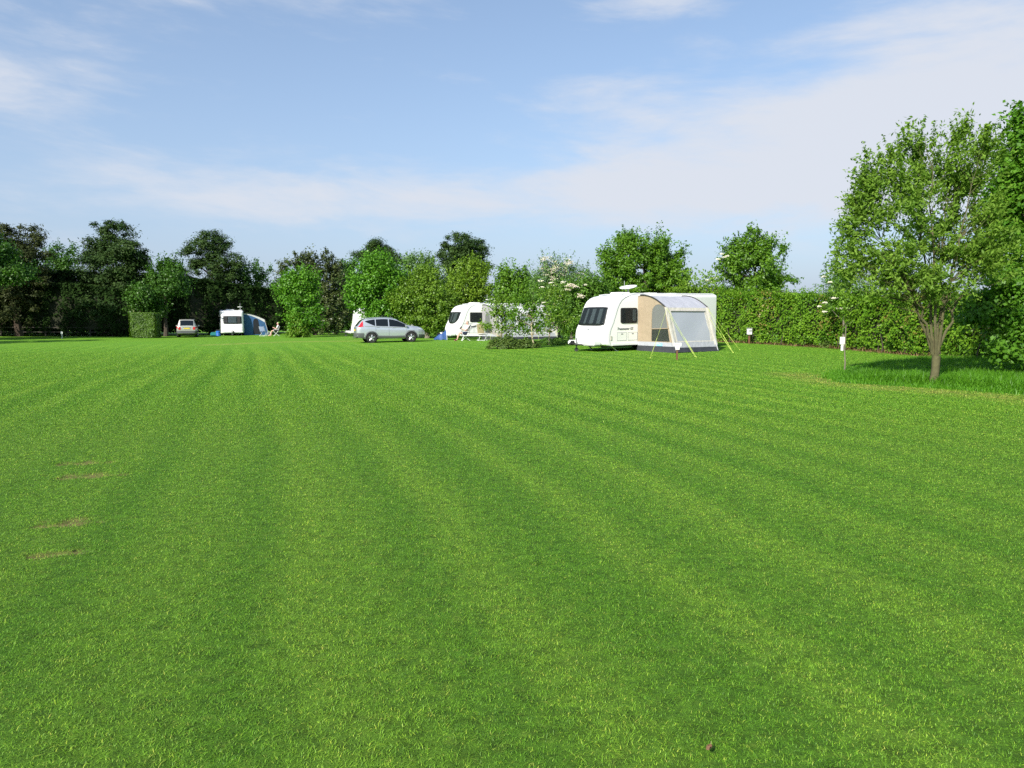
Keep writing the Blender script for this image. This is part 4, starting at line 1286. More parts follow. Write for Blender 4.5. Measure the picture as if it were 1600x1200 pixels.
# ------------------------------------------------------------------ cars
def car(name, label, mid, yaw, paint, pitch=0.0, roll=0.0, kind='suv', group=None):
    root = empty(name, mid, yaw, label, 'car', group)
    root.rotation_euler = (roll, pitch, yaw)
    if kind == 'suv':
        ZT = [(-2.29, 1.06), (-2.24, 1.12), (-2.02, 1.40), (-1.88, 1.53), (-1.7, 1.58), (-1.2, 1.645), (-.5, 1.675), (0, 1.645), (.35, 1.56), (.75, 1.37), (1.08, 1.17), (1.22, 1.12), (1.8, 1.04), (2.08, .95), (2.22, .82), (2.29, .62)]
        ZB = [(-2.29, 1.0), (-2.2, 1.06), (-1.9, 1.12), (-1.4, 1.09), (-.6, 1.04), (.3, 1.0), (1.0, .985), (1.3, .985), (1.8, .93), (2.1, .84), (2.24, .70), (2.29, .55)]
    else:
        ZT = [(-2.29, 1.00), (-2.27, 1.08), (-2.16, 1.45), (-2.08, 1.63), (-1.9, 1.68), (-1.2, 1.70), (-.4, 1.69), (.3, 1.62), (.7, 1.48), (1.1, 1.25), (1.35, 1.10), (1.5, 1.06), (1.9, .98), (2.12, .9), (2.24, .8), (2.29, .62)]
        ZB = [(-2.29, .96), (-2.2, 1.0), (-1.9, 1.02), (-1.4, 1.02), (-.6, 1.0), (.3, .98), (1.0, .97), (1.3, .96), (1.8, .90), (2.1, .82), (2.24, .70), (2.29, .55)]
    WM = [(-2.29, .74), (-2.22, .83), (-2.05, .88), (-1.6, .905), (-.5, .905), (.6, .905), (1.4, .905), (1.8, .87), (2.05, .79), (2.2, .66), (2.29, .48)]
    WR = [(-2.29, .60), (-2.05, .62), (-1.6, .645), (-.8, .66), (.2, .65), (.6, .66), (1.1, .72), (1.35, .76), (1.8, .72), (2.1, .60), (2.29, .38)]
    ZU = [(-2.29, .42), (-2.1, .36), (-1.7, .30), (0, .25), (1.7, .27), (2.1, .28), (2.29, .36)]
    wx = (-1.33, 1.29); wr = .345

    def keys(x):
        zt, zb, w, r_, zu = interp(ZT, x), interp(ZB, x), interp(WM, x), interp(WR, x), interp(ZU, x)
        zb = min(zb, zt - .02)
        zm = zu + (zb - zu) * .52
        return [(0, zu), (w * .9, zu), (w * .985, zu + .10), (w, zm), (w * .985, zb - .05), (w * .955, zb), (r_ + (w * .955 - r_) * .04, zt - .07 if zt - .07 > zb else zb + .005), (r_ * .86, zt - .015), (r_ * .5, zt), (0, zt + .004)]
    def pt(x, v, s, off=0.0):
        K = keys(x); i = min(int(v), len(K) - 2); f = v - i
        y = K[i][0] * (1 - f) + K[i + 1][0] * f; z = K[i][1] * (1 - f) + K[i + 1][1] * f
        dy, dz = K[i + 1][0] - K[i][0], K[i + 1][1] - K[i][1]
        l = math.hypot(dy, dz) or 1
        return Vector((x, s * (y + dz / l * off), z - dy / l * off))
    xs = np.unique(np.concatenate([np.linspace(-2.29, 2.29, 90), [-2.27, -2.25, 2.27, 2.25, 2.2]]))
    vs = [0, .5, 1, 1.5, 2, 2.25, 2.5, 2.75, 3, 3.5, 4, 4.5, 5, 5.5, 6, 6.5, 7, 8, 9]
    bm = bmesh.new()
    for s in (-1, 1):
        g = [[bm.verts.new(pt(x, v, s)) for v in vs] for x in xs]
        for i in range(len(xs) - 1):
            for k in range(len(vs) - 1):
                c = sum((q.co for q in (g[i][k], g[i + 1][k], g[i][k + 1], g[i + 1][k + 1])), Vector()) / 4
                if any(math.hypot(c.x - w, c.z - .345) < .41 for w in wx) and abs(c.y) > .55: continue
                try: bm.faces.new((g[i][k], g[i + 1][k], g[i + 1][k + 1], g[i][k + 1]))
                except ValueError: pass
        for i in (0, len(xs) - 1):
            mid_ = bm.verts.new((xs[i], 0, (keys(xs[i])[0][1] + keys(xs[i])[9][1]) / 2))
            for k in range(len(vs) - 1): bm.faces.new((g[i][k], g[i][k + 1], mid_))
    bmesh.ops.remove_doubles(bm, verts=bm.verts[:], dist=1e-4)
    bmesh.ops.recalc_face_normals(bm, faces=bm.faces[:])
    me = bpy.data.meshes.new('body'); bm.to_mesh(me); bm.free()
    link('body', me, paint, root, True)
    try: me.set_sharp_from_angle(angle=R(32))
    except Exception: pass

    def patch(nm, m, cols, s, off=.008, parent=root):
        """cols: list of (x, v_low, v_high)"""
        mb = MB(); rows = [[pt(x, a + (b - a) * t, s, off) for t in np.linspace(0, 1, 7)] for x, a, b in cols]
        mb.grid(rows); return mb.build(nm, m, parent, smooth=True)

    def span(x0, x1, f, n=9): return [(x, *f(x)) for x in np.linspace(x0, x1, n)]
    for s in (-1, 1):
        top = 5.93
        # side glass
        fa, ra = (.92, -.15) if kind == 'suv' else (1.12, 0.02)
        patch('side_window', M['car_glass'], span(fa, ra, lambda x: (5.10, top)), s)
        patch('side_window', M['car_glass'], span(ra - .07, -1.02, lambda x: (5.10, top)), s)
        if kind == 'suv': patch('side_window', M['car_glass'], span(-1.08, -1.72, lambda x: (5.10 + .62 * ((-1.08 - x) / .64) ** 1.3, top - .12 * ((-1.08 - x) / .64) ** 3)), s)
        else: patch('side_window', M['car_glass'], span(-1.08, -1.98, lambda x: (5.12, top)), s)
        mb = MB(); mb.tube([pt(x, 5.0, s, .012) for x in np.linspace(1.1, -1.75, 14)], .012, 5); mb.build('waist_trim', M['alloy'], root)
        # door shut lines
        for x in (ra - .035, 1.0, -1.05):
            mb = MB(); mb.tube([pt(x if v > 3 else x + .0, v, s, .002) for v in np.linspace(2.0, 5.0, 9)], .006, 4); mb.build('door_seam', M['dark_trim'], root)
        for x in (.12, -.92):
            mb = MB(); mb.box(pt(x, 4.55, s, .025), (.2, .035, .035), bev=.01); mb.build('door_handle', paint, root)
        # grey lower cladding and wheel arch trims
        patch('sill_cladding', M['cladding'], span(-.98, .94, lambda x: (1.6, 2.35)), s, .014)
        for w in wx:
            mb = MB()
            a0 = -0.15
            rows = []
            for k in range(21):
                a = a0 + (math.pi - 2 * a0) * k / 20
                row = []
                for rad in (.385, .45):
                    x = w + math.cos(a) * rad; z = .345 + math.sin(a) * rad
                    K = keys(x)
                    yy = np.interp(z, [q[1] for q in K[1:6]], [q[0] for q in K[1:6]])
                    row.append(Vector((x, s * (yy + (.03 if rad < .42 else .012)), z)))
                row.insert(0, Vector((w + math.cos(a) * .385, s * .62, .345 + math.sin(a) * .385)))
                rows.append(row)
            mb.grid(rows); mb.build('wheel_arch', M['cladding'] if kind == 'suv' else M['black'], root, smooth=True)
            mb = MB(); mb.lathe([(0, 0), (.42, 0)], 20, (w, s * .60, .345), 'Y'); mb.build('arch_liner', M['black'], root)
            wheel(root, (w, s * .79, wr), wr, .22, s)
        # mirrors
        mb = MB(); mb.box(pt(.95, 5.12, s, .13), (.13, .2, .14), bev=.04); mb.tube([pt(.97, 5.02, s, .0), pt(.95, 5.06, s, .1)], .025, 6); mb.build('wing_mirror', paint, root, smooth=True)
        # lamps
        if kind == 'suv':
            patch('tail_light', M['red_lens'], [(-2.22, 4.35, 4.9), (-2.14, 4.25, 5.3), (-2.06, 4.30, 5.62), (-1.98, 4.45, 5.86), (-1.92, 4.75, 5.90), (-1.86, 5.2, 5.92)], s, .014)
            patch('tail_light', M['red_lens'], [(-2.0, 4.28, 4.85), (-1.9, 4.3, 4.75), (-1.8, 4.38, 4.62)], s, .014)
        else:
            patch('tail_light', M['red_lens'], [(-2.285, 3.9, 4.9), (-2.22, 3.7, 5.0), (-2.12, 3.7, 5.05), (-2.05, 3.9, 4.9)], s, .014)
            mb = MB(); mb.box((-2.30, s * .62, .86), (.03, .2, .26), bev=.02); mb.build('tail_light', M['red_lens'], root)
        patch('headlight', M['clear_lens'], [(1.72, 4.75, 5.15), (1.9, 4.45, 5.5), (2.08, 4.2, 5.6), (2.2, 4.0, 5.5)], s, .012)
        mb = MB(); mb.tube([pt(x, 6.6, s, .05) if -1.5 < x < .1 else pt(x, 6.6, s, .005) for x in (.2, .08, -.4, -.9, -1.45, -1.6)], .02, 6); mb.build('roof_rail', M['alloy'], root)

    def top_patch(nm, m, x0, x1, yf, n=8, off=.010):
        rows = []
        for x in np.linspace(x0, x1, n):
            K = keys(x)[5:]
            ys = [q[0] for q in K][::-1]; zs_ = [q[1] for q in K][::-1]
            lim = K[1][0] * yf
            rows.append([Vector((x, y, float(np.interp(abs(y), ys, zs_)))) + Vector((-.7 if x < 0 else .7, 0, .7)) * off for y in np.linspace(-lim, lim, 13)])
        mb = MB(); mb.grid(rows); return mb.build(nm, m, root, smooth=True)
    top_patch('windscreen', M['car_glass'], 1.05 if kind == 'suv' else 1.18, .40 if kind == 'suv' else .52, .97)
    if kind == 'suv':
        top_patch('rear_window', M['car_glass'], -2.235, -1.90, .90)
        mb = MB(); mb.box((-1.93, 0, 1.605), (.30, 1.16, .035), rot=Matrix.Rotation(R(8), 3, 'Y'), bev=.012); mb.build('roof_spoiler', paint, root)
    else:
        top_patch('rear_window', M['car_glass'], -2.26, -2.10, .92)
    mb = MB(); mb.box((-2.315, 0, .86), (.02, .52, .115), bev=.004); mb.build('number_plate', M['yellow_plate'], root)
    mb = MB(); mb.box((-2.31, 0, .96), (.03, .7, .035), bev=.008); mb.build('tailgate_trim', M['alloy'], root)
    mb = MB()
    rows = [[pt(x, v, 1, .022) for v in (1.0, 1.6, 2.3, 2.75)] for x in np.linspace(-1.82, -2.29, 6)]
    rows += [[Vector((-2.315, y, z)) for z in (.40, .45, .56, .64)] for y in np.linspace(.68, -.68, 8)]
    rows += [[pt(x, v, -1, .022) for v in (1.0, 1.6, 2.3, 2.75)] for x in np.linspace(-2.29, -1.82, 6)]
    mb.grid(rows); mb.build('rear_bumper', M['cladding'], root, smooth=True)
    mb = MB()
    rows = [[pt(x, v, 1, .02) for v in (1.0, 1.6, 2.3, 2.6)] for x in np.linspace(1.80, 2.285, 6)]
    rows += [[Vector((2.30, y, z)) for z in (.35, .42, .5, .56)] for y in np.linspace(.46, -.46, 6)]
    rows += [[pt(x, v, -1, .02) for v in (1.0, 1.6, 2.3, 2.6)] for x in np.linspace(2.285, 1.80, 6)]
    mb.grid(rows); mb.build('front_bumper', M['cladding'], root, smooth=True)
    mb = MB(); mb.box((2.28, 0, .70), (.05, .8, .12), bev=.02); mb.build('grille', M['black'], root)
    mb = MB(); mb.tube([(-2.1, 0, .34), (-2.42, 0, .34), (-2.44, 0, .40)], .025, 6); mb.sphere((-2.44, 0, .43), .03, 6); mb.build('tow_bar', M['chassis'], root)
    mb = MB(); mb.box((0, 0, .29), (3.4, 1.2, .1)); mb.build('underbody', M['black'], root)
    mb = MB(); mb.tube([(-1.0, .45, 1.66), (-1.1, .45, 1.80)], .008, 4); mb.build('aerial', M['black'], root)
    return root


# ------------------------------------------------------------------ people and camping furniture
def skin_mesh(joints, edges, lvl=2):
    """joints: list of ((x,y,z), (rx, ry)); returns an evaluated mesh of a skinned skeleton"""
    me = bpy.data.meshes.new('skeleton')
    me.from_pydata([j[0] for j in joints], edges, [])
    o = bpy.data.objects.new('skeleton_tmp', me); COL.objects.link(o)
    sk = o.modifiers.new('skin', 'SKIN'); sk.use_smooth_shade = True
    if not me.skin_vertices: me.skin_vertices.new()
    for i, j in enumerate(joints):
        me.skin_vertices[0].data[i].radius = j[1] if isinstance(j[1], tuple) else (j[1], j[1])
        me.skin_vertices[0].data[i].use_root = (i == 0)
    sb = o.modifiers.new('sub', 'SUBSURF'); sb.levels = sb.render_levels = lvl
    bpy.context.view_layer.update()
    res = bpy.data.meshes.new_from_object(o.evaluated_get(bpy.context.evaluated_depsgraph_get()))
    bpy.data.objects.remove(o)
    return res


def seated_person(name, label, loc, yaw, shirt, shorts, hair, skin, reading=True, shoe=None, hat=None):
    """sits facing local +x on a 0.45 m seat"""
    root = empty(name, loc, yaw, label, 'person')
    J, E = [], []

    def j(p, r, parent=None):
        J.append((p, r)); i = len(J) - 1
        if parent is not None: E.append((parent, i))
        return i
    pel = j((-.05, 0, .56), (.15, .12)); wst = j((-.10, 0, .70), (.14, .11), pel); chs = j((-.15, 0, .90), (.165, .115), wst)
    nk0 = j((-.17, 0, 1.05), (.075, .065), chs); nk = j((-.165, 0, 1.12), (.055, .055), nk0)
    jaw = j((-.13, 0, 1.175), (.068, .07), nk); hd = j((-.135, 0, 1.25), (.085, .098), jaw); crn = j((-.145, 0, 1.325), (.06, .065), hd)
    nose = j((-.025, 0, 1.215), (.013, .015), jaw)
    hands = {}
    for s in (-1, 1):
        ear = j((-.15, s * .088, 1.225), (.012, .02), hd)
        hip = j((0, s * .10, .53), (.095, .09), pel); mt = j((.2, s * .12, .545), (.085, .08), hip); kn = j((.42, s * .13, .53), (.062, .06), mt)
        cf = j((.50, s * .13, .34), (.055, .058), kn); an = j((.56 + .03 * s, s * .13, .09), (.036, .036), cf); ft = j((.66 + .03 * s, s * .14, .045), (.04, .032), an); to = j((.76 + .03 * s, s * .15, .035), (.036, .022), ft)
        sh = j((-.155, s * .185, .985), (.068, .062), chs); ua = j((-.07, s * .235, .84), (.05, .05), sh); el = j((.02, s * .25, .71), (.04, .04), ua)
        fa = j((.13, s * .19, .76), (.038, .038), el); wr = j((.23, s * .135, .81), (.026, .028), fa); pm = j((.285, s * .115, .84), (.018, .036), wr)
        for k in range(4):
            a = (k - 1.5) * .019
            ln = (.030, .036, .034, .026)[k]
            f1 = j((.315, s * (.105), .852 + a), .0085, pm); f2 = j((.315 + ln, s * .085, .858 + a * 1.05), .008, f1); j((.315 + ln * 1.2, s * .06, .860 + a * 1.05), .007, f2)
        t1 = j((.275, s * .085, .868), .010, pm); j((.30, s * .06, .885), .0085, t1)
        hands[s] = (.33, s * .07, .86)
    link('body', skin_mesh(J, E), skin, root)
    # shirt over trunk and upper arms
    J2, E2 = [], []
    J, E = J2, E2
    def j(p, r, parent=None):
        J2.append((p, r)); i = len(J2) - 1
        if parent is not None: E2.append((parent, i))
        return i
    a = j((-.055, 0, .60), (.172, .14)); b = j((-.10, 0, .72), (.165, .135), a); c = j((-.152, 0, .90), (.185, .135), b); d = j((-.172, 0, 1.05), (.09, .085), c)
    for s in (-1, 1):
        e = j((-.158, s * .19, .985), (.085, .08), c); f = j((-.09, s * .228, .87), (.066, .066), e); j((-.045, s * .24, .79), (.06, .06), f)
    link('shirt', skin_mesh(J2, E2), shirt, root)
    J3, E3 = [], []
    def j(p, r, parent=None):
        J3.append((p, r)); i = len(J3) - 1
        if parent is not None: E3.append((parent, i))
        return i
    a = j((-.05, 0, .55), (.17, .135)); b = j((-.09, 0, .66), (.16, .125), a)
    for s in (-1, 1):
        e = j((.0, s * .10, .535), (.112, .10), a); f = j((.18, s * .12, .55), (.10, .094), e); j((.31, s * .125, .545), (.088, .082), f)
    link('shorts', skin_mesh(J3, E3), shorts, root)
    mb = MB(); mb.sphere((-.155, 0, 1.275), .103, 10, (1.0, .92, .95)); hr = mb.build('hair', hair, root, smooth=True)
    me = hr.data; bm = bmesh.new(); bm.from_mesh(me)
    bmesh.ops.delete(bm, geom=[v for v in bm.verts if v.co.x > -.10 and v.co.z < 1.30 or v.co.z < 1.20], context='VERTS'); bm.to_mesh(me); bm.free()
    mb = MB()
    for s in (-1, 1): mb.sphere((-.046, s * .033, 1.245), .011, 6)
    mb.build('eyes', M['black'], root)
    mb = MB(); mb.tube([(-.052, -.022, 1.182), (-.046, 0, 1.18), (-.052, .022, 1.182)], .006, 5); mb.build('mouth', M['towel_pink'], root)
    for s in (-1, 1):
        mb = MB(); mb.sphere((.67 + .03 * s, s * .14, .05), .05, 8, (2.1, .95, .95)); mb.build('shoe', shoe or M['black'], root, smooth=True)
    if hat:
        mb = MB(); mb.lathe([(.0, .10), (.07, .095), (.10, .05), (.105, .0), (.17, -.015), (.17, -.025), (.10, -.012)], 18, (-.145, 0, 1.30)); mb.build('sun_hat', hat, root, smooth=True)
    return root


def book(label, loc, yaw):
    root = empty('book', loc, yaw, label, 'book')
    for s in (-1, 1):
        mb = MB(); q = Matrix.Rotation(s * .5, 3, 'Z') @ Matrix.Rotation(-.55, 3, 'Y')
        mb.box(q @ Vector((.012, s * .075, 0)), (.008, .15, .22), rot=q); mb.build('cover', M['black'], root)
        mb = MB(); mb.box(q @ Vector((.0, s * .072, 0)), (.014, .14, .205), rot=q); mb.build('pages', M['paper'], root)
    return root


def folding_chair(name, label, loc, yaw, canvas, frame, group=None, back_h=.95, towel=None):
    root = empty(name, loc, yaw, label, 'chair', group)
    mb = MB(); mb.grid([[(x, y, .44 - .03 * math.sin(math.pi * (y + .25) / .5) * math.sin(math.pi * (x + .22) / .46)) for y in np.linspace(-.25, .25, 7)] for x in np.linspace(-.22, .24, 7)] + [[(x, y, .425 - .03 * math.sin(math.pi * (y + .25) / .5)) for y in np.linspace(-.25, .25, 7)] for x in np.linspace(.24, -.22, 7)]); mb.build('seat', canvas, root, smooth=True)
    mb = MB(); mb.grid([[(-.22 - (z - .5) * .28 - .03 * math.sin(math.pi * (y + .25) / .5), y, z) for y in np.linspace(-.25, .25, 7)] for z in np.linspace(.5, back_h, 6)] + [[(-.235 - (z - .5) * .28 - .03 * math.sin(math.pi * (y + .25) / .5), y, z) for y in np.linspace(-.25, .25, 7)] for z in np.linspace(back_h, .5, 6)]); mb.build('backrest', canvas, root, smooth=True)
    for s in (-1, 1):
        y = s * .27
        mb = MB(); mb.tube([(.26, y, .01), (-.18, y, .50), (-.22 - (back_h - .5) * .28, y, back_h + .02)], .014, 6); mb.build('rear_frame', frame, root)
        mb = MB(); mb.tube([(-.28, y, .01), (.24, y, .45)], .014, 6); mb.build('leg', frame, root)
        mb = MB(); mb.tube([(.24, y, .44), (.24, y, .62)], .012, 6); mb.box((.02, y, .635), (.48, .05, .025), bev=.008); mb.build('armrest', frame, root)
    mb = MB(); mb.tube([(-.28, -.27, .03), (-.28, .27, .03)], .012, 6); mb.tube([(.26, -.27, .03), (.26, .27, .03)], .012, 6); mb.build('crossbar', frame, root)
    return root


def low_table(name, label, loc, yaw, L, Wd, h, top_m, leg_m, slant=.12):
    root = empty(name, loc, yaw, label, 'table')
    mb = MB(); mb.box((0, 0, h - .015), (L, Wd, .03), bev=.008); mb.build('tabletop', top_m, root)
    for sx in (-1, 1):
        for sy in (-1, 1):
            mb = MB(); mb.tube([(sx * (L / 2 - .12), sy * (Wd / 2 - .05), h - .03), (sx * (L / 2 - .12) - slant, sy * (Wd / 2 - .03), .0)], .016, 6); mb.build('leg', leg_m, root)
    return root


def sign_post(name, label, foot_pt, yaw, board_z, board, post_h, post_r, post_m, mark=None, round_post=False, strip=None):
    root = empty(name, foot_pt, yaw, label, 'sign')
    mb = MB(); mb.box((0, 0, post_h / 2 - .08), (post_r * 2, post_r * 2, post_h + .16), bev=.004); mb.build('post', post_m, root)
    bw, bh = board
    mb = MB(); mb.box((0, -post_r - .012, board_z), (bw, .02, bh), bev=.004); b = mb.build('board', M['white_plate'], root)
    if mark: text_part('number', mark, bh * .62, M['sign_ink'], b, Vector((0, -post_r - .0225, board_z - bh * .22)), Matrix.Rotation(math.pi / 2, 3, 'X'), 0, 'CENTER', .001)
    if strip:
        mb = MB(); mb.box((0, -post_r - .016, board_z - bh / 2 - strip[1] / 2 + .01), (strip[0], .018, strip[1]), bev=.004); mb.build('lower_board', M['white_plate'], root)
        mb = MB()
        for k in range(7): mb.box((-.105 + k * .035, -post_r - .024, board_z), (.02, .003, .035 + .01 * (k % 2)))
        mb.build('faint_print', M['grey_trim'], b)
    return root
# ================================================================== the place
build_ground()
build_grass()

# ------------------------------------------------------------------ caravan and porch awning in the middle right
YA = math.atan2(.55, .84)


def front_mid(near_corner, yaw, Wd=2.2):
    return near_corner + Vector((-math.sin(yaw), math.cos(yaw), 0)) * (Wd / 2)


nA = foot(951, 33.2)
oA = front_mid(nA, YA); oA.z = gz(*oA.xy) - .01
pitA = -math.asin((gz(oA.x + 7 * math.cos(YA), oA.y + 7 * math.sin(YA)) - oA.z) / 7.0)
carA = caravan('touring_caravan', 'white touring caravan with beige porch awning and dark slanted front window, dish on roof', oA, YA, L=7.1, pitch=pitA, axles=2, style='a')
sat_dish(carA, (2.4, .25, 2.62), .42, R(12), R(200))
text_part('lettering', 'Truemaster GS', .155, M['decal'], carA, Vector((.50, -1.112, .98)), Matrix.Rotation(math.pi / 2, 3, 'X'), .35)
hv = Vector((math.cos(YA), math.sin(YA), 0)); ov = Vector((math.sin(YA), -math.cos(YA), 0))
aA = oA + hv * 1.74 + ov * 1.115
aA.z = gz(*(aA + ov * 1.2 + hv * 1.3).xy) - .02
awning('porch_awning', 'beige and grey curved porch awning with big grey window, yellow guy lines', aA, YA, 2.62, 2.52, (1.80, 1.97), 2.45,
       M['pale_grey_cloth'], M['beige_cloth'], M['cream_cloth'], (.92, 1.75, .47, 2.12), (.24, 2.36, .50, 1.78), logo=True,
       lines=[(0.0, 1.93, G(1016, 560)), (0.02, 1.90, G(1088, 558.5)), (0.1, 1.55, G(1086, 557.5)), (2.60, 1.93, G(1146, 551.5)), (2.55, 1.5, G(1145, 551)), (2.62, 1.92, G(1156, 547))])
sign_post('pitch_marker', 'white pitch sign on brown post before the porch awning', foot(1059, G(1059, 562.5).y), R(8), .58, (.30, .13), .55, .03, M['post_wood'], strip=(.16, .14))

# ------------------------------------------------------------------ caravan with the large white awning, mid left
YB = R(30)
nB = foot(719, 53)
oB = front_mid(nB, YB); oB.z = gz(*oB.xy)
carB = caravan('touring_caravan', 'white caravan with rounded front window and a large white awning behind saplings', oB, YB, L=7.0, win='smile', axles=1, style='b')
sat_dish(carB, (3.1, .1, 2.62), .36, R(5), R(190))
mb = MB()
mb.sheet([[(x, -1.108, z) for x, z in ((.50, .98), (1.0, .99), (1.5, 1.09), (2.0, 1.26), (2.0, 1.20), (1.55, .98), (1.1, .88), (.62, .90))]], .004, (0, -1, 0))
mb.build('swoosh_decal', M['decal'], carB)
mb = MB()
mb.sheet([[(x, -1.108, z) for x, z in ((.25, 1.13), (.95, 1.13), (1.0, 1.17), (.30, 1.17))]], .004, (0, -1, 0))
mb.build('grey_decal', M['decal_grey'], carB)
mb = MB(); mb.sheet([[(x, -1.108, z) for x, z in ((1.42, 1.22), (1.55, 1.38), (1.60, 1.38), (1.48, 1.22))]], .004, (0, -1, 0))
mb.build('grey_decal', M['decal_grey'], carB)
mb = MB(); mb.sheet([[(x, -1.108, z) for x, z in ((1.60, 1.24), (1.72, 1.38), (1.95, 1.38), (1.92, 1.34), (1.76, 1.34), (1.66, 1.24))]], .004, (0, -1, 0))
mb.build('grey_decal', M['decal_grey'], carB)
hv = Vector((math.cos(YB), math.sin(YB), 0)); ov = Vector((math.sin(YB), -math.cos(YB), 0))
aB = oB + hv * 1.75 + ov * 1.115; aB.z = gz(*(aB + ov * 1.2 + hv * 2).xy) - .02
awning('caravan_awning', 'long white awning with grey arched end wall and several windows behind the saplings', aB, YB, 4.9, 2.48, (2.0, 1.95), 2.5,
       M['white_cloth'], M['grey_cloth'], M['white_cloth'], (.50, 1.2, .5, 1.95), (.25, 4.65, .62, 1.72), windows_n=3, roof_arc=.22,
       lines=[(4.9, 1.92, G(871, 531.5)), (3.3, 1.90, G(842, 532.5)), (0.0, 1.9, G(765, 534))])

# ------------------------------------------------------------------ far caravan with blue awning
YC = R(114)
oC = foot(363, 76)
carC = caravan('touring_caravan', 'distant white caravan with wide three pane front window and blue awning under dark pines', oC, YC, L=5.6, prof=FRONT_FLAT, win='wide', style='c')
sat_dish(carC, (.9, -.85, 2.62), .26, R(3), 0)
hv = Vector((math.cos(YC), math.sin(YC), 0)); ov = Vector((math.sin(YC), -math.cos(YC), 0))
aC = oC + hv * .75 + ov * 1.115; aC.z = gz(*(aC + ov).xy) - .02
awning('caravan_awning', 'blue awning with white sloping roof beside the distant caravan', aC, YC, 4.0, 2.28, (2.1, 1.66), 2.45, M['white_cloth'], M['blue_cloth'], M['blue_cloth'], (.95, 1.5, .1, 1.75), (.4, 3.6, .7, 1.5), skirt=False, band=True, roof_arc=.05,
       lines=[(0.0, 1.64, G(428, 521)), (4.0, 1.64, G(428, 521) + Vector((-1.5, 5, 0)))])
tagp = folding_chair('folding_chair', 'empty faded blue folding chair beside the blue awning', foot(411, 73.2), R(75), M['chair_blue'], M['white_metal'])
low_table('camping_table', 'small folding table between the blue chair and the seated sunbather', foot(420, 73.4), R(15), .5, .4, .42, M['white_metal'], M['white_metal'])
sC = foot(431.5, 73.0)
folding_chair('folding_chair', 'dark folding chair under the person in white at the blue awning', sC, R(190), M['chair_dark'], M['white_metal'])
seated_person('person', 'person in white top and dark shorts sitting back in a chair beyond the blue awning', sC, R(190), M['shirt_white'], M['shorts_dark'], M['hair_fair'], M['skin_pale'], shoe=M['skin_pale'])
# water containers by the far caravan
w1 = foot(340.2, 73.6); r_ = empty('water_container', w1, 0, 'bright blue rolling water barrel by the distant caravan', 'water barrel')
mb = MB(); mb.lathe([(.0, .0), (.19, .0), (.23, .04), (.23, .14), (.215, .17), (.23, .20), (.23, .30), (.215, .33), (.23, .36), (.23, .48), (.19, .53), (0, .53)], 20); mb.build('barrel', M['blue_plastic'], r_, smooth=True)
mb = MB(); mb.lathe([(0, .53), (.05, .53), (.05, .57), (0, .57)], 10, (.08, 0, 0)); mb.tube([(-.2, 0, .5), (-.22, 0, .62), (.22, 0, .62), (.2, 0, .5)], .012, 6); mb.build('cap', M['black'], r_)
w2 = foot(334.0, 74.0); r_ = empty('waste_container', w2, R(20), 'teal plastic waste water container left of the blue barrel', 'container')
mb = MB(); mb.box((0, 0, .2), (.75, .42, .38), bev=.08); mb.build('tank', M['teal_plastic'], r_, smooth=True)
mb = MB(); mb.lathe([(0, .38), (.06, .38), (.06, .42), (0, .42)], 10, (.2, 0, 0)); mb.tube([(-.2, 0, .37), (-.2, 0, .45), (.05, 0, .45), (.05, 0, .37)], .015, 6); mb.build('cap', M['black'], r_)

# ------------------------------------------------------------------ white caravan half hidden behind the silver car
YD = R(26)
oD = foot(553, 66) + Vector((-.1, 1.0, 0)); oD.z = gz(*oD.xy)
caravan('touring_caravan', 'white caravan almost hidden behind the silver car and bright maple', oD, YD, L=5.2, prof=FRONT_FLAT, win='wide', style='d')

# ------------------------------------------------------------------ cars
rw, fw = P(585, 537.5, 48.6), P(648, 532.3, 50.1)
yaw = R(19); mid = (rw + fw) / 2
mid = Vector((mid.x - .42, mid.y + .55, 0))
dz = gz(mid.x + 1.31 * math.cos(yaw), mid.y + 1.31 * math.sin(yaw)) - gz(mid.x - 1.31 * math.cos(yaw), mid.y - 1.31 * math.sin(yaw))
mid.z = gz(*mid.xy) - .01
dl = gz(mid.x - .8 * math.sin(yaw), mid.y + .8 * math.cos(yaw)) - gz(mid.x + .8 * math.sin(yaw), mid.y - .8 * math.cos(yaw))
car('parked_car', 'silver five door SUV with red tall tail lamps parked on the grass', mid, yaw, M['silver_paint'], -math.atan2(dz, 2.62), math.atan2(dl, 1.6), 'suv')
mid2 = foot(292.5, 71); car('parked_car', 'distant pale champagne estate car seen from behind beside the clipped hedge block', mid2, math.atan2(1, -.40), M['champagne_paint'], 0, 0, 'mpv')

# ------------------------------------------------------------------ sitting out by the second caravan
pB = foot(727.0, 50.6)
folding_chair('folding_chair', 'dark reclining camp chair holding the reader by the white caravan', pB, R(192), M['chair_dark'], M['white_metal'], back_h=1.08)
seated_person('person', 'person in pale pink shirt and navy shorts reading a dark book in a camp chair', pB, R(192), M['shirt_pink'], M['shorts_navy'], M['hair_grey'], M['skin_pale'], shoe=M['shoe_red'])
hb = pB + Matrix.Rotation(R(192), 3, 'Z') @ Vector((.355, 0, .885))
book('open dark covered book held by the seated reader', hb, R(192))
low_table('camping_table', 'long low white camping table right of the seated reader', foot(737.0, 50.4) , R(8), 1.35, .5, .36, M['white_metal'], M['white_metal'])
folding_chair('folding_chair', 'khaki folding chair turned away at the grey awning end', foot(753.5, 50.6), R(70), M['chair_khaki'], M['white_metal'], back_h=1.12)
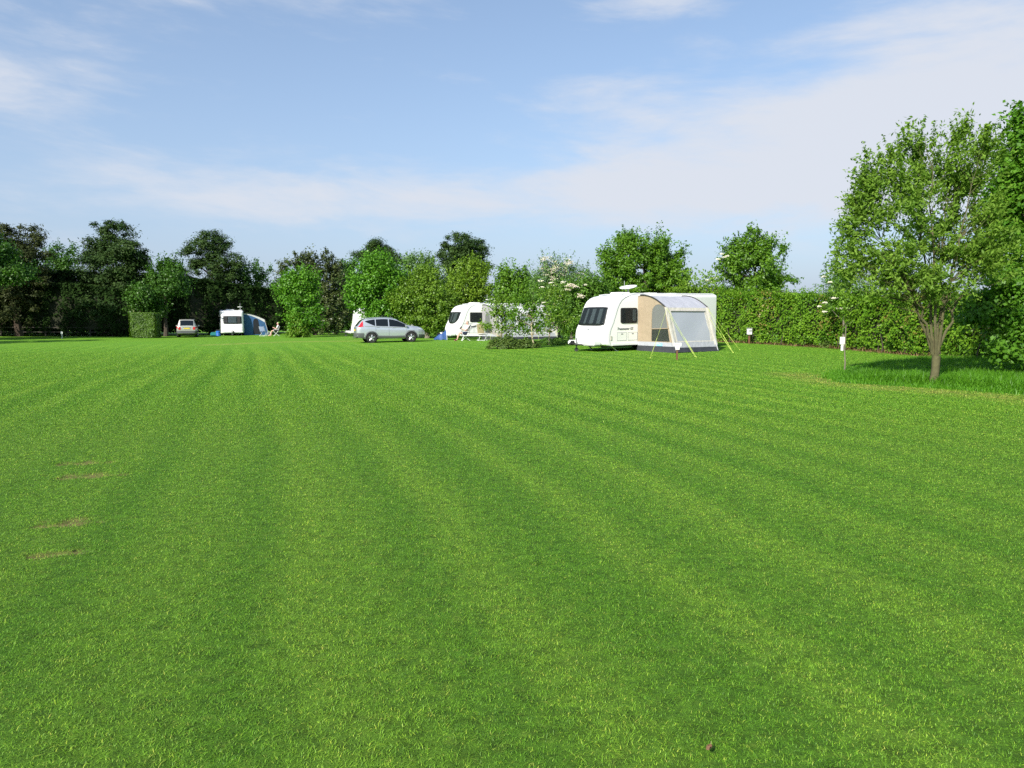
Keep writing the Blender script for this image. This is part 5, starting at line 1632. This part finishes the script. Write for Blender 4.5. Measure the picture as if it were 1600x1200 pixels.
# small blue tent left of the caravan nose
tb = foot(687.5, 53.4); rt = empty('blue_tent', tb, R(15), 'small crumpled blue nylon shelter at the left of the caravan nose', 'tent')
mb = MB(); rows = []
for k, t in enumerate(np.linspace(0, 1, 9)):
    rows.append([Vector((-.42 + .84 * t + .03 * math.sin(7 * u + 5 * t), -.4 + .8 * u, max(0, (.08 + .72 * t ** 1.1) * (math.sin(math.pi * u)) ** .6 * (1 + .25 * math.sin(5 * u + 3 * t)) + .06 * math.sin(9 * u + 11 * t)))) for u in np.linspace(0, 1, 12)])
mb.grid(rows); mb.f.append([8 * 12 + k for k in range(12)]); mb.f.append(list(range(12))[::-1]); mb.build('flysheet', M['tent_blue'], rt, smooth=True)
mb = MB(); mb.tube([(.43, -.42, 0), (.43, -.2, .62), (.43, 0, .82), (.43, .2, .62), (.43, .42, 0)], .02, 6); mb.build('pole', M['pole'], rt)

# ------------------------------------------------------------------ signs
sign_post('pitch_marker', 'white number board marked 1 on white post by the right hedge', foot(1317.5, 34.2), R(0), .46, (.27, .34), .45, .045, M['white_plate'], mark='1')
s4 = sign_post('pitch_marker', 'small pale sign on thin post in the shade of the left pines', foot(95.3, 66), 0, .50, (.19, .22), .45, .025, M['white_plate'])
hp = foot(1171.5, 40.6); rh = empty('hook_up_post', hp, R(10), 'white electric hook up box on short brown post at hedge foot', 'hook up')
mb = MB(); mb.box((0, 0, .2), (.08, .08, .6), bev=.004); mb.build('post', M['post_wood'], rh)
mb = MB(); mb.box((0, -.02, .66), (.24, .18, .34), bev=.02); bx = mb.build('box', M['white_plate'], rh, smooth=True)
mb = MB(); mb.box((0, -.115, .72), (.16, .03, .10), bev=.008); mb.build('socket_cover', M['grey_trim'], bx)
mb = MB(); mb.box((0, -.02, .845), (.28, .22, .035), bev=.01); mb.build('lid', M['grey_trim'], bx)

# ------------------------------------------------------------------ hedges
make_hedge('beech_hedge', 'long clipped green hedge with bronze tips running behind awning and willow', HEDGE_LINE, .85, [2.9, 2.8, 2.55, 2.5, 2.5, 2.55, 2.6], LM['hedge'], 105000, .12, .085, 11, z0=.08, core=.5, bronze=(LM['hedge_red'], 16000), stems=40, bumps=.34, sprigs=420)
hbx = foot(226, 68)
make_hedge('hedge_block', 'square clipped bright green hedge block left of the distant estate car', [(hbx.x - 1.0, hbx.y - .1), (hbx.x + 1.0, hbx.y + .25)], .8, 2.3, LM['clip'], 26000, .09, .06, 12, z0=.05, skin=.12, bumps=.12, core=.78)
make_hedge('shrub_hedge', 'tangled dark hedge low behind the pines on the left', [(-72, 75), (-58, 76), (-44, 76.5), (-34, 79), (-26, 85), (-14, 88), (-4, 86)], 1.6, [6.0, 6.6, 6.4, 6.0, 4.8, 4.6, 4.2], LM['dark'], 80000, .34, .22, 13, z0=.3, skin=.6, bumps=.6, core=.75)
make_hedge('shrub_hedge', 'far mixed field hedge with pale tips showing over the white caravan roof', [(-1, 66), (5, 60), (9.5, 53), (11.8, 46.0)], 1.3, [4.4, 4.4, 3.7, 3.3], LM['olive'], 42000, .18, .12, 14, skin=.5, bumps=.6)

make_hedge('evergreen_hedge', 'dense nearly black evergreen growth under the two leftmost pines', [(-56, 70.5), (-47, 71.5), (-41, 72.2), (-36.5, 73)], 1.3, [4.6, 5.2, 5.0, 4.4], LM['dark'], 34000, .26, .16, 15, z0=.15, skin=.5, bumps=.6, core=.75)

for k, (q, r_) in enumerate(((1228, 40.0), (1262, 38.6), (1296, 36.6))):
    low_shrub('weed_clump', ('pale green weed clump at the hedge foot nearest the hook up box', 'low dock leaves at the hedge foot midway to the number board', 'yellow green weed clump just left of the number board')[k], foot(q, r_), (.45, .35), .4, LM['bramble'], 500, .11, .08, 80 + k)

# post and rail fence in the shade on the left
fr = empty('rail_fence', foot(20, 69), 0, 'weathered post and rail fence in the shade below the left pines', 'fence')
f0 = fr.location
pts = [foot(q, 69 + (q + 60) * .012) for q in (-70, -35, 0, 35, 70, 105, 140, 175)]
for p in pts:
    mb = MB(); q = p - f0; mb.box(q + Vector((0, 0, .45)), (.11, .11, 1.15), bev=.01); mb.build('post', M['fence_wood'], fr)
for h in (.42, .86):
    mb = MB()
    for a, b in zip(pts[:-1], pts[1:]):
        mb.tube([a - f0 + Vector((0, -.08, h)), b - f0 + Vector((0, -.08, h))], .05, 4)
    mb.build('rail', M['fence_wood'], fr)


# ------------------------------------------------------------------ trees
def T(name, label, px, d, lobes, leaf, bark, **k):
    k.setdefault('group', None)
    f = foot(px, d)
    return make_tree(name, label, 'tree', f, d, lobes, LM[leaf] if isinstance(leaf, str) else leaf, M[bark], **k)


PINE = dict(extra_n=1, L=.30, Wd=.10, clump_r=.62, n_cl=300, n_leaf=36000, flat=.6, up=.55, chaos=1.0, trunk_r=.30, limb_n=40, stem_r=.09, shell=.45)
BRO = dict(spray=.5, L=.22, Wd=.15, clump_r=.5, n_cl=190, n_leaf=17000, trunk_r=.2, limb_n=18)

T('pine_tree', 'dark brownish pine at the far left edge rising over a light green maple', 28, 70, [(12, 395, 52, 42), (35, 378, 34, 30), (-20, 430, 50, 60), (40, 440, 40, 60), (10, 490, 60, 30), (58, 415, 18, 40)], 'pine_brown', 'bark_pine', seed=21, **{**PINE, 'n_leaf': 40000, 'n_cl': 320})
T('maple_tree', 'light green maple lit in front of the leftmost dark pine', -25, 63, [(2, 398, 24, 18), (26, 425, 22, 14), (-22, 400, 34, 36), (-6, 432, 24, 16)], 'mid', 'bark_grey', seed=22, **BRO)
T('ash_tree', 'loose mid green ash between the two left pines', 98, 79, [(95, 402, 26, 18), (85, 428, 30, 30), (112, 432, 25, 30), (88, 468, 38, 25), (118, 470, 25, 28)], 'mid', 'bark_dark', seed=23, **{**BRO, 'n_leaf': 15000})
T('pine_tree', 'tall round topped pine between the ash and the pale tree, left of the hedge block', 176, 74, [(178, 370, 30, 26), (160, 384, 26, 22), (200, 392, 28, 22), (216, 404, 18, 14), (150, 405, 22, 18), (176, 420, 52, 24), (185, 455, 56, 24), (165, 485, 54, 24), (228, 425, 14, 8)], 'pine', 'bark_pine', seed=24, **{**PINE, 'n_leaf': 48000, 'n_cl': 380})
T('ash_tree', 'pale feathery tree with upright sprays between the second and third pines', 258, 73, [(262, 418, 16, 14), (256, 436, 22, 20), (274, 446, 20, 20), (252, 462, 22, 20)], 'mid', 'bark_dark', seed=25, shoots=30, **{**BRO, 'n_leaf': 8500, 'n_cl': 110})
T('birch_tree', 'slim pale trunked birch standing over the hedge block', 213, 71.5, [(208, 470, 14, 22), (226, 462, 16, 14), (240, 475, 18, 18), (220, 484, 14, 10)], 'mid', 'bark_pale', seed=26, **{**BRO, 'n_leaf': 5000, 'n_cl': 90, 'trunk_r': .10})
T('pine_tree', 'tall pine directly above the distant blue awning caravan', 330, 82, [(330, 378, 28, 18), (316, 396, 32, 20), (350, 404, 28, 18), (372, 408, 12, 8), (325, 428, 46, 24), (355, 425, 26, 14), (330, 462, 56, 22), (340, 490, 50, 14)], 'pine', 'bark_pine', seed=27, **{**PINE, 'n_leaf': 48000, 'n_cl': 380})
T('maple_tree', 'mid green maple right of the pine over the blue awning', 400, 85, [(400, 420, 25, 16), (390, 440, 36, 24), (412, 446, 24, 24), (396, 476, 46, 24), (388, 500, 32, 12)], 'mid', 'bark_grey', seed=28, **BRO)
T('evergreen_oak', 'rounded dark evergreen oak with pale leaf tips behind the small green maple', 492, 75, [(490, 410, 32, 24), (472, 432, 38, 34), (508, 440, 38, 38), (520, 474, 30, 44), (490, 474, 44, 48)], 'holm', 'bark_dark', seed=29, **{**BRO, 'L': .24, 'Wd': .13, 'n_leaf': 30000, 'n_cl': 420, 'clump_r': .36, 'up': .6})
T('maple_tree', 'small bright green maple in front of the rounded evergreen oak', 468, 66, [(470, 440, 26, 16), (466, 460, 32, 28), (478, 488, 26, 26)], 'maple', 'bark_grey', seed=30, **{**BRO, 'n_leaf': 15000, 'L': .2})
low_shrub('laurel_shrub', 'upright yellow green shrub at the foot of the small maple', foot(466, 65), (1.0, .9), 2.1, LM['olive'], 6000, .14, .10, 31)
T('pine_tree', 'small flat topped pine peeping above the bright maple behind the silver car', 592, 96, [(592, 389, 20, 12), (584, 403, 25, 14), (612, 405, 16, 12), (594, 428, 32, 16)], 'pine', 'bark_pine', seed=32, **{**PINE, 'n_leaf': 24000, 'n_cl': 200})
T('ash_tree', 'dull green ash filling the gap left of the bright maple', 545, 86, [(540, 425, 22, 18), (550, 455, 26, 34), (560, 425, 22, 14), (545, 490, 30, 25)], 'mid', 'bark_dark', seed=33, **BRO)
T('maple_tree', 'big bright green maple behind the silver car', 592, 59, [(592, 422, 30, 22), (572, 446, 28, 24), (612, 445, 28, 24), (594, 466, 40, 22), (604, 494, 36, 18), (552, 478, 9, 5)], 'maple', 'bark_grey', seed=34, **{**BRO, 'n_leaf': 24000, 'L': .19, 'Wd': .14, 'n_cl': 300})
T('ash_tree', 'pale blue green ash top behind the yellow green bushes', 655, 86, [(655, 410, 26, 12), (648, 428, 32, 20), (660, 455, 30, 25)], 'pale', 'bark_grey', seed=35, shoots=14, **{**BRO, 'n_leaf': 11000})
T('pine_tree', 'tall pine above the yellow green bushes left of the second caravan', 722, 86, [(716, 382, 28, 16), (704, 400, 24, 16), (742, 392, 20, 18), (725, 416, 34, 20), (756, 414, 12, 8), (725, 445, 34, 20)], 'pine', 'bark_pine', seed=36, **{**PINE, 'n_leaf': 34000, 'n_cl': 280})
T('hazel_tree', 'bushy yellow green hazel right behind the silver car bonnet', 668, 58, [(666, 442, 32, 26), (650, 470, 30, 30), (684, 478, 34, 34), (662, 500, 38, 20)], 'olive', 'bark_grey', seed=37, shoots=16, **{**BRO, 'n_leaf': 22000, 'L': .17, 'Wd': .12, 'n_cl': 320, 'clump_r': .42})
T('hazel_tree', 'yellow leaved hazel over the nose of the white caravan with long awning', 728, 64, [(732, 428, 32, 20), (724, 455, 40, 26), (706, 482, 32, 30), (750, 470, 24, 28)], 'yellow', 'bark_grey', seed=38, shoots=16, **{**BRO, 'n_leaf': 22000, 'L': .18, 'Wd': .12, 'n_cl': 320, 'clump_r': .42})
T('maple_tree', 'dark green round maple above the long white awning', 804, 61, [(804, 434, 22, 15), (812, 455, 28, 20), (792, 452, 20, 18), (806, 475, 34, 16)], 'oak', 'bark_dark', seed=39, **{**BRO, 'n_leaf': 14000, 'L': .18})
T('hawthorn_tree', 'grey green hawthorn with faded pale blossom between awning and oak', 872, 58, [(872, 424, 30, 14), (852, 440, 24, 20), (896, 438, 26, 18), (870, 460, 42, 22), (915, 450, 20, 14)], 'pale', 'bark_grey', seed=40, shoots=24, blossoms=(M['blossom_dry'], 16, .34, 0), **{**BRO, 'n_leaf': 13000, 'L': .17, 'Wd': .08})
el = T('elder_bush', 'elder bush with cream flower heads behind the main caravan nose', 893, 45.5, [(886, 468, 24, 24), (908, 458, 32, 18), (886, 490, 26, 24), (900, 498, 32, 26), (930, 452, 18, 12), (915, 490, 20, 25)], 'elder', 'bark_grey', seed=41, shoots=10, **{**BRO, 'n_leaf': 22000, 'L': .16, 'Wd': .09, 'n_cl': 300, 'clump_r': .38, 'trunk_r': .09})
flower_heads(el, [P(*q, 44.6) for q in ((862, 442), (866, 446), (880, 441), (889, 451), (894, 447), (900, 449), (906, 460), (910, 465), (858, 458), (913, 445), (873, 463), (850, 473), (844, 439), (846, 449))], M['blossom'], .14)
flower_heads(el, [P(*q, 44.4) for q in ((888, 447), (893, 445), (898, 448), (908, 463), (886, 453))], M['blossom_dry'], .2, 5)
T('oak_tree', 'large round green oak behind the main caravan roof', 1007, 49, [(1005, 386, 42, 20), (974, 406, 34, 24), (1036, 408, 34, 26), (1004, 420, 58, 30), (962, 426, 22, 20), (1052, 436, 24, 20), (1000, 445, 56, 16), (944, 396, 6, 10, .5), (1064, 396, 5, 6)], 'oak', 'bark_dark', seed=42, shoots=20, **{**BRO, 'n_leaf': 40000, 'n_cl': 430, 'L': .15, 'Wd': .11, 'clump_r': .36, 'limb_n': 50, 'shell': .5})
w18 = T('hawthorn_tree', 'windswept hawthorn with white blossom at its left standing over the right hedge', 1178, 51, [(1180, 380, 28, 20), (1162, 398, 32, 24), (1202, 392, 26, 26), (1176, 426, 46, 24), (1140, 416, 24, 14), (1205, 425, 26, 22), (1228, 436, 16, 6), (1180, 450, 44, 12), (1118, 436, 12, 5)], 'oak', 'bark_dark', seed=43, shoots=24, **{**BRO, 'n_leaf': 22000, 'n_cl': 330, 'L': .17, 'Wd': .11, 'clump_r': .34, 'limb_n': 60})
flower_heads(w18, [P(*q, 49.6) for q in ((1128, 397), (1122, 405), (1131, 402), (1118, 434), (1112, 441), (1136, 400), (1105, 438))], M['blossom'], .13, 6)
el2 = T('elder_bush', 'elder with flat cream flower heads rising out of the right hedge', 1318, 34.8, [(1312, 436, 26, 16), (1300, 448, 20, 16), (1330, 450, 24, 18), (1316, 476, 32, 14), (1350, 466, 24, 14)], 'elder', 'bark_grey', seed=44, **{**BRO, 'n_leaf': 6500, 'L': .13, 'Wd': .055, 'n_cl': 130, 'clump_r': .26, 'trunk_r': .06})
flower_heads(el2, [P(*q, 33.3) for q in ((1288, 432), (1297, 441), (1300, 427), (1308, 423), (1314, 420), (1311, 425), (1303, 466), (1280, 479), (1289, 473), (1288, 487), (1312, 482), (1325, 484), (1329, 485))], M['blossom'], .10, 7)

# bed of saplings in front of the long white awning
SAP = dict(spray=.7, L=.13, Wd=.085, clump_r=.24, n_cl=110, n_leaf=2000, trunk_r=.04, limb_n=40, stem_r=.018, shell=.2, group='saplings in the bed before the white awning')
T('sapling', 'leafy sapling with pale stem at the left of the planted bed', 784, 38.6, [(788, 478, 20, 18), (780, 500, 24, 20), (796, 512, 22, 16), (770, 512, 14, 10)], 'olive', 'bark_pale', seed=51, **SAP)
T('sapling', 'tallest leafy sapling in the middle of the planted bed', 832, 37.2, [(828, 466, 24, 24), (812, 486, 28, 24), (846, 490, 26, 26), (830, 512, 30, 14), (800, 466, 16, 16)], 'oak', 'bark_pale', seed=52, **{**SAP, 'n_leaf': 2700, 'n_cl': 120})
T('sapling', 'leafy sapling at the right of the planted bed nearest the elder', 858.5, 40.5, [(868, 478, 26, 26), (878, 500, 22, 20), (856, 498, 22, 22), (866, 456, 16, 14)], 'olive', 'bark_pale', seed=53, **{**SAP, 'n_leaf': 2700, 'n_cl': 120})
low_shrub('bramble_shrub', 'low tangled bramble at the left end of the sapling bed', foot(790, 37.2), (1.0, .7), .62, LM['bramble'], 3600, .10, .07, 54)
low_shrub('bramble_shrub', 'low green bramble between the bed sapling stems', foot(818, 37.4), (.9, .6), .48, LM['bramble'], 2600, .10, .07, 55)
low_shrub('bramble_shrub', 'dark leafy patch under the right hand bed sapling', foot(868, 41), (1.3, .8), .35, LM['elder'], 2600, .10, .06, 56)

# willow in the rough grass on the right and the sycamore behind it
base = foot(1463.5, G(1463.5, 602).y); dW = base.y
st = [P(1463, 556, dW)] + [P(x, y, dW + o) for x, y, o in ((1400, 400, -.3), (1425, 280, .5), (1450, 215, -.4), (1485, 240, .3), (1525, 260, -.3), (1540, 390, .5), (1360, 340, .1))]
WIL = [(1420, 235, 30, 26, .2), (1380, 275, 40, 34), (1345, 330, 38, 44), (1325, 380, 26, 40), (1400, 340, 56, 60), (1455, 280, 50, 60), (1470, 380, 70, 60), (1380, 420, 60, 44), (1440, 445, 70, 30), (1520, 290, 50, 60), (1540, 390, 50, 70), (1330, 430, 26, 22), (1500, 240, 26, 30), (1540, 225, 20, 30)]
make_tree('willow_tree', 'airy young willow with forked lichen covered trunk in the rough grass at right', 'tree', base, dW, WIL, LM['willow'], M['bark_olive'], seed=61, spray=.85, L=.11, Wd=.045, clump_r=.22, n_cl=430, n_leaf=36000, trunk_r=.095, limb_n=420, stem_r=.014, shell=.15, flat=1.0, depth=.8, up=.2, stems=st, shoots=150)
f2 = foot(1668, 21.0)
SYC = [(1592, 185, 10, 22), (1600, 220, 22, 26), (1612, 270, 46, 50), (1585, 300, 40, 60), (1660, 330, 90, 90), (1580, 400, 44, 60), (1650, 450, 90, 60), (1580, 460, 40, 30, -.8), (1548, 492, 40, 24, -1.0), (1590, 515, 46, 30, -1.4), (1582, 552, 30, 16, -1.6), (1640, 540, 60, 30, -.8)]
make_tree('sycamore_tree', 'broad leaved tree hanging in at the right edge behind the willow', 'tree', f2, 21.0, SYC, LM['sycamore'], M['bark_dark'], seed=62, spray=.4, L=.125, Wd=.10, clump_r=.34, n_cl=460, n_leaf=46000, trunk_r=.2, limb_n=120, stem_r=.03, shell=.2, depth=.7, up=.45, shoots=40)
sapf = foot(1322.5, G(1322.5, 580).y)
T('sapling', 'thin lone sapling stem beside the white number board', 1322.5, sapf.y, [(1324, 488, 16, 14), (1314, 480, 12, 8), (1334, 474, 12, 10), (1322, 465, 10, 10)], 'hedge', 'bark_grey', seed=63, L=.085, Wd=.045, clump_r=.13, n_cl=60, n_leaf=1400, trunk_r=.02, limb_n=26, stem_r=.007, shell=.1)

# tall conifers beyond the left edge of the picture, which shade the left pines and lawn
for k, (x, y, h) in enumerate(((-50, 41, 15), (-53, 52, 15), (-60, 61, 14))):
    f = Vector((x, y, gz(x, y))); pxm = FPX / y
    cx = 800 + x * pxm
    make_tree('pine_tree', ('broad dark conifer beyond the left edge, nearest the camera', 'tall dark conifer beyond the left edge, farthest left', 'dark conifer beyond the left edge by the shaded grass')[k], 'tree', f, y,
              [(cx, 496 - (h * .75) * pxm, 3.0 * pxm, 3.5 * pxm), (cx, 496 - h * .5 * pxm, 4.2 * pxm, 3.5 * pxm), (cx, 496 - h * .22 * pxm, 4.6 * pxm, 3.0 * pxm)], LM['pine'], M['bark_pine'], seed=70 + k, **{**PINE, 'n_leaf': 22000, 'L': .5, 'Wd': .2, 'limb_n': 20})

# dead leaf in the foreground grass
LS = .62
dlp = G(1108, 1180)
rl = empty('dead_leaf', dlp + Vector((0, 0, .026)), R(60), 'small curled brown dead leaf lying on the foreground grass', 'leaf')
mb = MB(); rows = []
for t in np.linspace(-1, 1, 9):
    w = .016 * (1 - t * t) ** .7 + .0005
    rows.append([Vector((t * .036, w * math.sin(a) * .9, w * (1 - math.cos(a)) * .9 + .008 * t * t)) for a in np.linspace(-1.5, 1.5, 7)])
mb.grid(rows); lf = mb.build('blade', M['dead_leaf'], rl, smooth=True)
sm = lf.modifiers.new('t', 'SOLIDIFY'); sm.thickness = .001
mb = MB(); mb.grid([[Vector((-.036 + .010 * a, .010 * b, .016 + .004 * b * b + .006 * a)) for b in np.linspace(-1, 1, 5)] for a in np.linspace(-.6, 1.6, 5)]); mb.build('curled_tip', M['dead_leaf'], rl, smooth=True)
mb = MB(); mb.tube([(.034, 0, .010), (.055, .004, .014)], .0012, 5); mb.build('stalk', M['dead_leaf_pale'], rl)
rl.scale = (LS, LS, LS)
